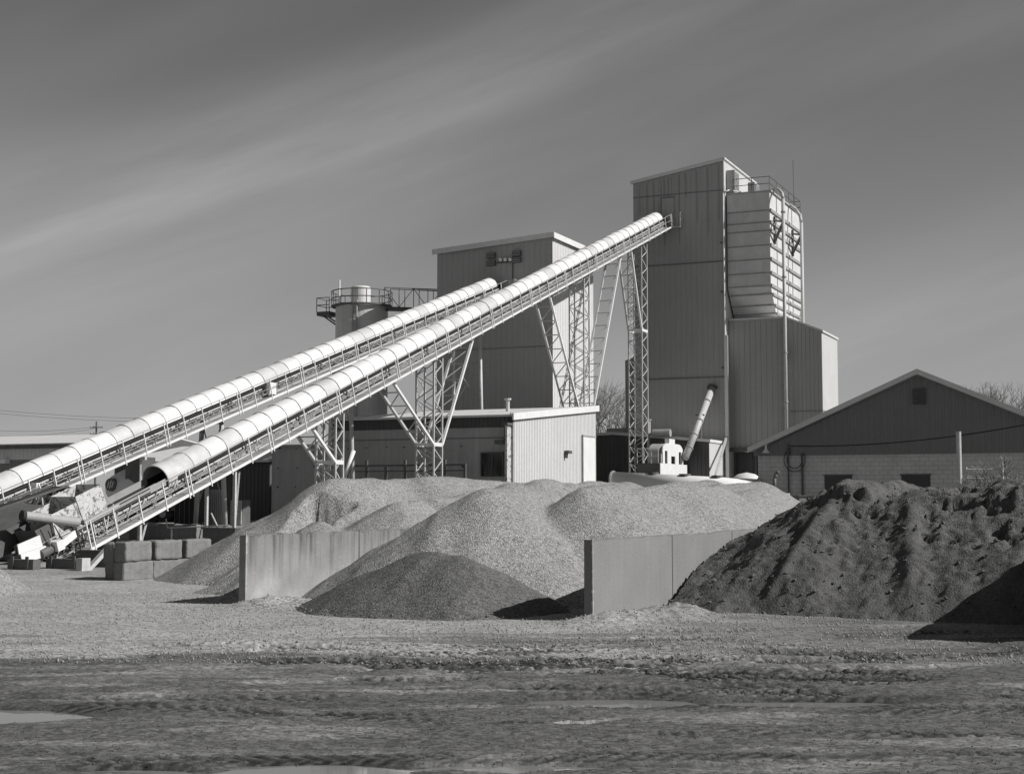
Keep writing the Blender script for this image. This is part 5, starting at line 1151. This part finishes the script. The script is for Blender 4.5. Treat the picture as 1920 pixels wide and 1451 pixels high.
# dark steel pit lining and ramp beside the tail
mb = MB(); T0 = Vector((-38.3, 38.2, 1.0))
vs = [(-38.6, 38.0, 1.05), (-36.65, 38.0, .95), (-36.65, 38.1, .1), (-38.4, 38.1, .05), (-38.6, 41.5, 2.2), (-36.65, 41.5, 2.1), (-36.65, 41.5, 1.2), (-38.6, 41.5, 1.2)]
mb.add(vs, [(0, 3, 2, 1), (0, 1, 5, 4), (1, 2, 6, 5), (4, 5, 6, 7), (0, 4, 7, 3), (3, 7, 6, 2)])
single('steel_trough', mb, M['dark_steel'], 'dark steel trough left of the white guards at the conveyor foot', 'trough', tuple(T0 - Vector((0, 0, 1))))
def skid(x0, x1, y, b, label, pale=False):
    p_, q__ = at(x0, y, b), at(x1, y, b); mb = MB(); z = ga(p_.x, b); mb.box(p_.x, q__.x, b, b + .35, z - .05, z + .32)
    for x in (p_.x + .15, q__.x - .3): mb.box(x, x + .12, b - .04, b, z + .02, z + .42)
    return single('steel_skid', mb, M['steel' if pale else 'dark_steel'], label, 'skid', (p_.x, b, z))
skid(14, 62, 1055, 36.6, 'short dark skid beam under the white tail guards')
skid(86, 150, 1052, 37.4, 'longer dark skid beam below the conveyor foot rail')
p_ = at(152, 1062, 37.0); mb = MB(); z = ga(p_.x, 37); mb.bar((p_.x, 37.3, z), (p_.x + .25, 38.2, z + .85), .22, .12); mb.box(p_.x - .12, p_.x + .12, 36.9, 37.3, z - .05, z + .4)
single('pale_bracket', mb, M['steel'], 'pale bent bracket standing on the ground between the skid beam and blocks', 'bracket', (p_.x, 37, z))
for i, (x0, x1, y, b, h) in enumerate(((150, 206, 1060, 38.5, .55), (120, 232, 1012, 44, .3))):
    p_, q__ = at(x0, y, b), at(x1, y, b); z = ga(p_.x, b); mb = MB(); mb.box(p_.x, q__.x, b, b + .3, z - .05, z + h); mb.box(p_.x, q__.x, b - .05, b, z + h - .06, z + h)
    single('edge_beam', mb, M['grey_steel' if i else 'dark_steel'], ['dark beam on the ground running up to the dark block stack', 'grey beam lying behind the handrail foot'][i], 'beam', (p_.x, b, z))
# thin hanging rods and supports under the low end of the front conveyor
for i, (bb, lb2) in enumerate(((50.3, 'pale square prop holding the front conveyor above the far blocks'), (44.2, 'short pale prop under the lowest railing of the front conveyor'))):
    z1_ = under(bb); z0_ = ga(-35.9, bb); t = thing('conveyor_prop', lb2, 'prop', (-35.9, bb, z0_))
    for x in (-.5, .9): mb = MB(); mb.bar((-35.9 + x, bb, z0_ - .1), (-35.9 + x, bb, z1_ + .12), .12, .12, (0, 1, 0)); mb.build('leg', M['steel'], t)
    mb = MB(); mb.bar((-36.5, bb, z1_), (-34.9, bb, z1_), .12, .14); mb.bar((-35.0, bb, z0_ + .1), (-35.4, bb + .9, z1_ - .1), .06, .06); mb.build('cross_beam', M['steel'], t)
# ------------------------------------------------------------------ mixer truck and yard things behind the conveyors
mx_b = 70.0; gm = ga(-46, mx_b)
X = lambda px: pb(px, 940, mx_b)[0]
Z = lambda py: pb(280, py, mx_b)[2]
mt = thing('mixer_truck', 'concrete mixer truck with a pale drum marked by a round dark logo, behind the conveyors', 'truck', (X(250), mx_b, gm))
xc = X(232); mb = MB()
prof = [(0, -2.0), (.55, -1.95), (.85, -1.6), (1.15, -.7), (1.2, .2), (1.05, 1.0), (.6, 2.1), (.5, 2.3), (0, 2.3)]
n = 28; vs = []; zc = Z(912)
for r_, l_ in prof:
    for i in range(n): t = 2 * math.pi * i / n; vs.append((xc + l_, mx_b + 1.2 + r_ * math.cos(t), zc + r_ * math.sin(t) + .12 * l_ * .5))
mb.add(vs, [(j * n + i, j * n + (i + 1) % n, (j + 1) * n + (i + 1) % n, (j + 1) * n + i) for j in range(len(prof) - 1) for i in range(n)]); dr = mb.build('drum', M['sheet'], mt, smooth=True)
lx, lz = X(207), Z(908); ly = mx_b - .03
mb = MB(); mb.tube((lx, ly, lz), (lx, ly + .5, lz), .40, 28); lo = mb.build('logo_disc', M['dark_steel'], dr)
mb = MB()
for dx in (-.16, 0, .16):
    hh = .24 if dx == 0 else .18
    mb.bar((lx + dx - .06, ly - .008, lz - hh), (lx + dx + .06, ly - .008, lz + hh), .012, .06, (1, 0, 0))
mb.build('logo_stripe', M['sheet'], lo)
mb = MB(); mb.box(X(232), X(258), mx_b + .1, mx_b + 1.6, Z(905), Z(856)); mb.build('charge_hopper', M['dark_steel'], mt)
mb = MB(); mb.tube((X(262), mx_b, Z(905)), (X(262), mx_b, Z(853)), .06, 8); mb.box(X(262), X(272), mx_b - .1, mx_b + .1, Z(862), Z(856)); mb.build('water_pipe', M['steel'], mt)
mb = MB(); mb.box(X(190), X(345), mx_b + .5, mx_b + 1.6, gm + .75, gm + 1.1); mb.build('chassis', M['dark_steel'], mt)
for px_ in (205, 283, 303):
    for y in (mx_b + .1, mx_b + 1.7):
        mb = MB(); mb.tube((X(px_), y, gm + .52), (X(px_), y + .35, gm + .52), .52, 24); wh = mb.build('wheel', M['black'], mt)
        mb = MB(); mb.tube((X(px_), y - .02, gm + .52), (X(px_), y + .03, gm + .52), .24, 16); mb.build('hub', M['grey_steel'], wh)
mb = MB(); mb.ext([(X(318), gm + .7), (X(352), gm + .7), (X(352), gm + 1.7), (X(349), gm + 2.9), (X(318), gm + 2.9)], 1, mx_b + .1, mx_b + 2.1); cb = mb.build('cab', M['dark_wall'], mt)
mb = MB(); mb.box(X(324), X(345), mx_b + .06, mx_b + .095, gm + 1.8, gm + 2.6); mb.build('side_window', M['glass'], cb)
FB = 62; p_, q__ = at(372, 965, FB), at(420, 918, FB); gf = ga(p_.x, FB)
fp = thing('slatted_panel', 'grey slatted metal panel standing behind the conveyor walkway', 'fence panel', (p_.x, FB, gf))
mb = MB(); mb.corr((p_.x, FB), (q__.x, FB), gf + .1, q__.z, q__.z, (0, -1), .12, .05); mb.build('panel', M['steel'], fp)
mb = MB(); mb.box(p_.x - .08, p_.x, FB - .05, FB + .05, gf, q__.z + .1); mb.box(q__.x, q__.x + .08, FB - .05, FB + .05, gf, q__.z + .1); mb.build('frame', M['dark_steel'], fp)
p_, q__ = at(421, 970, 63), at(453, 937, 63); gf = ga(p_.x, 63); xm = p_.x + (q__.x - p_.x) * .36
cbn = thing('electric_cabinet', 'dark-sided grey electric cabinet right of the slatted panel', 'cabinet', (p_.x, 63, gf))
mb = MB(); mb.box(p_.x, q__.x, 63.02, 63.8, gf, q__.z); mb.build('body', M['dark_steel'], cbn)
mb = MB(); mb.box(xm, q__.x, 62.97, 63.015, gf + .05, q__.z - .03); dd = mb.build('door', M['steel'], cbn)
mb = MB(); mb.box(q__.x - .35, q__.x - .22, 62.93, 62.967, q__.z - .75, q__.z - .65); mb.build('handle', M['white_paint'], dd)
DB = 60; p_, q__ = at(328, 985, DB), at(366, 905, DB); gf = ga(p_.x, DB)
db = thing('dark_container', 'tall black steel container under the front conveyor left of the slatted panel', 'container', (p_.x, DB, gf))
mb = MB(); mb.box(p_.x, q__.x, DB, DB + 1.2, gf, q__.z); mb.build('body', M['black'], db)
mb = MB()
for x in np.linspace(p_.x, q__.x, 5): mb.box(x - .02, x + .02, DB - .04, DB - .002, gf, q__.z)
mb.build('rib', M['dark_steel'], db)
for i in range(2):
    px_ = (395, 425)[i]; p_ = at(px_, 1000, 49); gf = ga(p_.x, 49); mb = MB(); mb.box(p_.x - .4, p_.x + .4, 49, 49.6, gf, gf + .62); mb.box(p_.x - .44, p_.x + .44, 48.96, 49.64, gf + .62, gf + .68)
    single('steel_bin', mb, M['dark_steel'], ('left', 'right')[i] + ' one of two small dark bins behind the left slope of the gravel pile', 'bin', (p_.x, 49, gf), 'dark bins by the gravel')
p_ = at(396, 962, 50); mb = MB(); mb.path([(p_.x, 50, p_.z), (p_.x + .3, 50, p_.z - .5), (p_.x + .35, 50, p_.z - 1.0)], .035, 6); mb.tube((p_.x - 2.2, 50, p_.z - .62), (p_.x + .9, 50, p_.z - .5), .03, 6); mb.tube((p_.x - 2.2, 50, p_.z - .62), (p_.x - 2.3, 50, p_.z - .25), .03, 6)
for x in (-2, .7): mb.tube((p_.x + x, 50, p_.z - .6), (p_.x + x, 50, ga(p_.x, 50)), .03, 6)
single('pipe_rail', mb, M['steel'], 'thin bent pipe rail above the dark blocks near the gravel slope', 'rail', (p_.x, 50, ga(p_.x, 50)))
# ------------------------------------------------------------------ poles, wires, bare trees
def pole(px, ytop, b, label):
    p_ = pb(px, ytop, b); t = thing('utility_pole', label, 'pole', (p_[0], b, 1))
    mb = MB(); mb.tube((p_[0], b, 0), (p_[0], b, p_[2]), .17, 10, .12); mb.build('post', M['wood'], t)
    for dz in (-.9, -1.9):
        mb = MB(); mb.bar((p_[0] - 1.2, b, p_[2] + dz), (p_[0] + 1.2, b, p_[2] + dz), .1, .12); mb.build('crossarm', M['wood'], t)
        for x in (-1.1, -.5, .5, 1.1): mb = MB(); mb.tube((p_[0] + x, b, p_[2] + dz + .06), (p_[0] + x, b, p_[2] + dz + .25), .05, 6); mb.build('insulator', M['grey_steel'], t)
    return p_
pt = pole(181, 790, 170, 'distant wooden utility pole with two crossarms above the warehouse roof')
for i, (y0, y1, b) in enumerate(((756, 784, 175), (762, 790, 175), (796, 800, 170), (812, 803, 170))):
    p0 = pb(-120, y0, b - 15); p1 = pb(181 if i > 1 else 420, y1, b)
    mb = MB(); mb.path([(p0[0] + (p1[0] - p0[0]) * t, p0[1] + (p1[1] - p0[1]) * t, p0[2] + (p1[2] - p0[2]) * t - 3.2 * t * (1 - t)) for t in np.linspace(0, 1, 14)], .03, 4)
    single('power_cable', mb, M['dark_steel'], ['highest', 'second highest', 'third highest', 'lowest'][i] + ' of the thin wires in the sky at the left edge', 'cable', p0, 'wires at the left edge')
def bare_tree(px, ytop, b, label, seed, wide=1.0, br=.2, nm='bare_tree', z0=1.0):
    rnd = random.Random(seed); p_ = pb(px, ytop, b); H_ = p_[2] - z0
    t = thing(nm, label, 'tree', (p_[0], b, z0)); tr = MB(); cr = MB()
    def grow(p, d, L, r, k):
        q__ = p + d * L; r = max(r, .012 if b < 100 else .016); (tr if k < 1 else cr).tube(p, q__, r, 5 if k < 2 else 3, r * .7, cap=False)
        if k >= 6: return
        for i in range(rnd.choice((2, 3, 3))):
            v = Vector((rnd.gauss(0, 1), rnd.gauss(0, 1), rnd.gauss(0, .5))).normalized()
            nd = (d + v * .48 * wide + Vector((0, 0, .12))).normalized(); grow(p + d * L * rnd.uniform(.55, 1), nd, L * rnd.uniform(.62, .85), r * .62, k + 1)
    for i in range(3): grow(Vector((p_[0] + rnd.uniform(-.3, .3), b, z0)), Vector((rnd.uniform(-.25, .25) * wide, rnd.uniform(-.2, .2), 1)).normalized(), H_ * .40, H_ * .016 * br / .2, 0)
    tr.build('trunk', M['bark'], t); cr.build('crown', M['bark'], t)
bare_tree(1138, 738, 150, 'leafless tree left of the trestle, between the white shed and the tall tower', 3, 1.1)
bare_tree(1106, 752, 152, 'smaller leafless tree just above the white shed corner', 11, 1.0)
bare_tree(1830, 738, 125, 'leafless treetop rising over the right roof slope of the gable building', 5, 1.2)
bare_tree(1885, 757, 130, 'second leafless treetop at the right edge above the gable roof', 8, 1.2)
gsb = ga(-4, 60)
bare_tree(1868, 884, 58, 'leafless shrub in front of the blockwork near the right edge', 9, 1.3, .08, 'bare_shrub', gsb)
gt = thing('pipe_gate', 'pale pipe gate between the round post and the leafless shrub', 'gate', at(1845, 900, 58)[:2] + (gsb,))
xa, xb = at(1812, 890, 58), at(1880, 890, 58); mb = MB()
for h in (0, .35, .7): mb.tube((xa.x, 58, xa.z - .5 + h), (xb.x, 58, xa.z - .5 + h), .03, 6)
mb.build('rail', M['steel'], gt)
mb = MB(); mb.tube((xb.x, 58, gsb), (xb.x, 58, at(1880, 868, 58).z), .05, 6); mb.tube((xa.x, 58, gsb), (xa.x, 58, xa.z + .3), .04, 6); mb.build('post', M['steel'], gt)
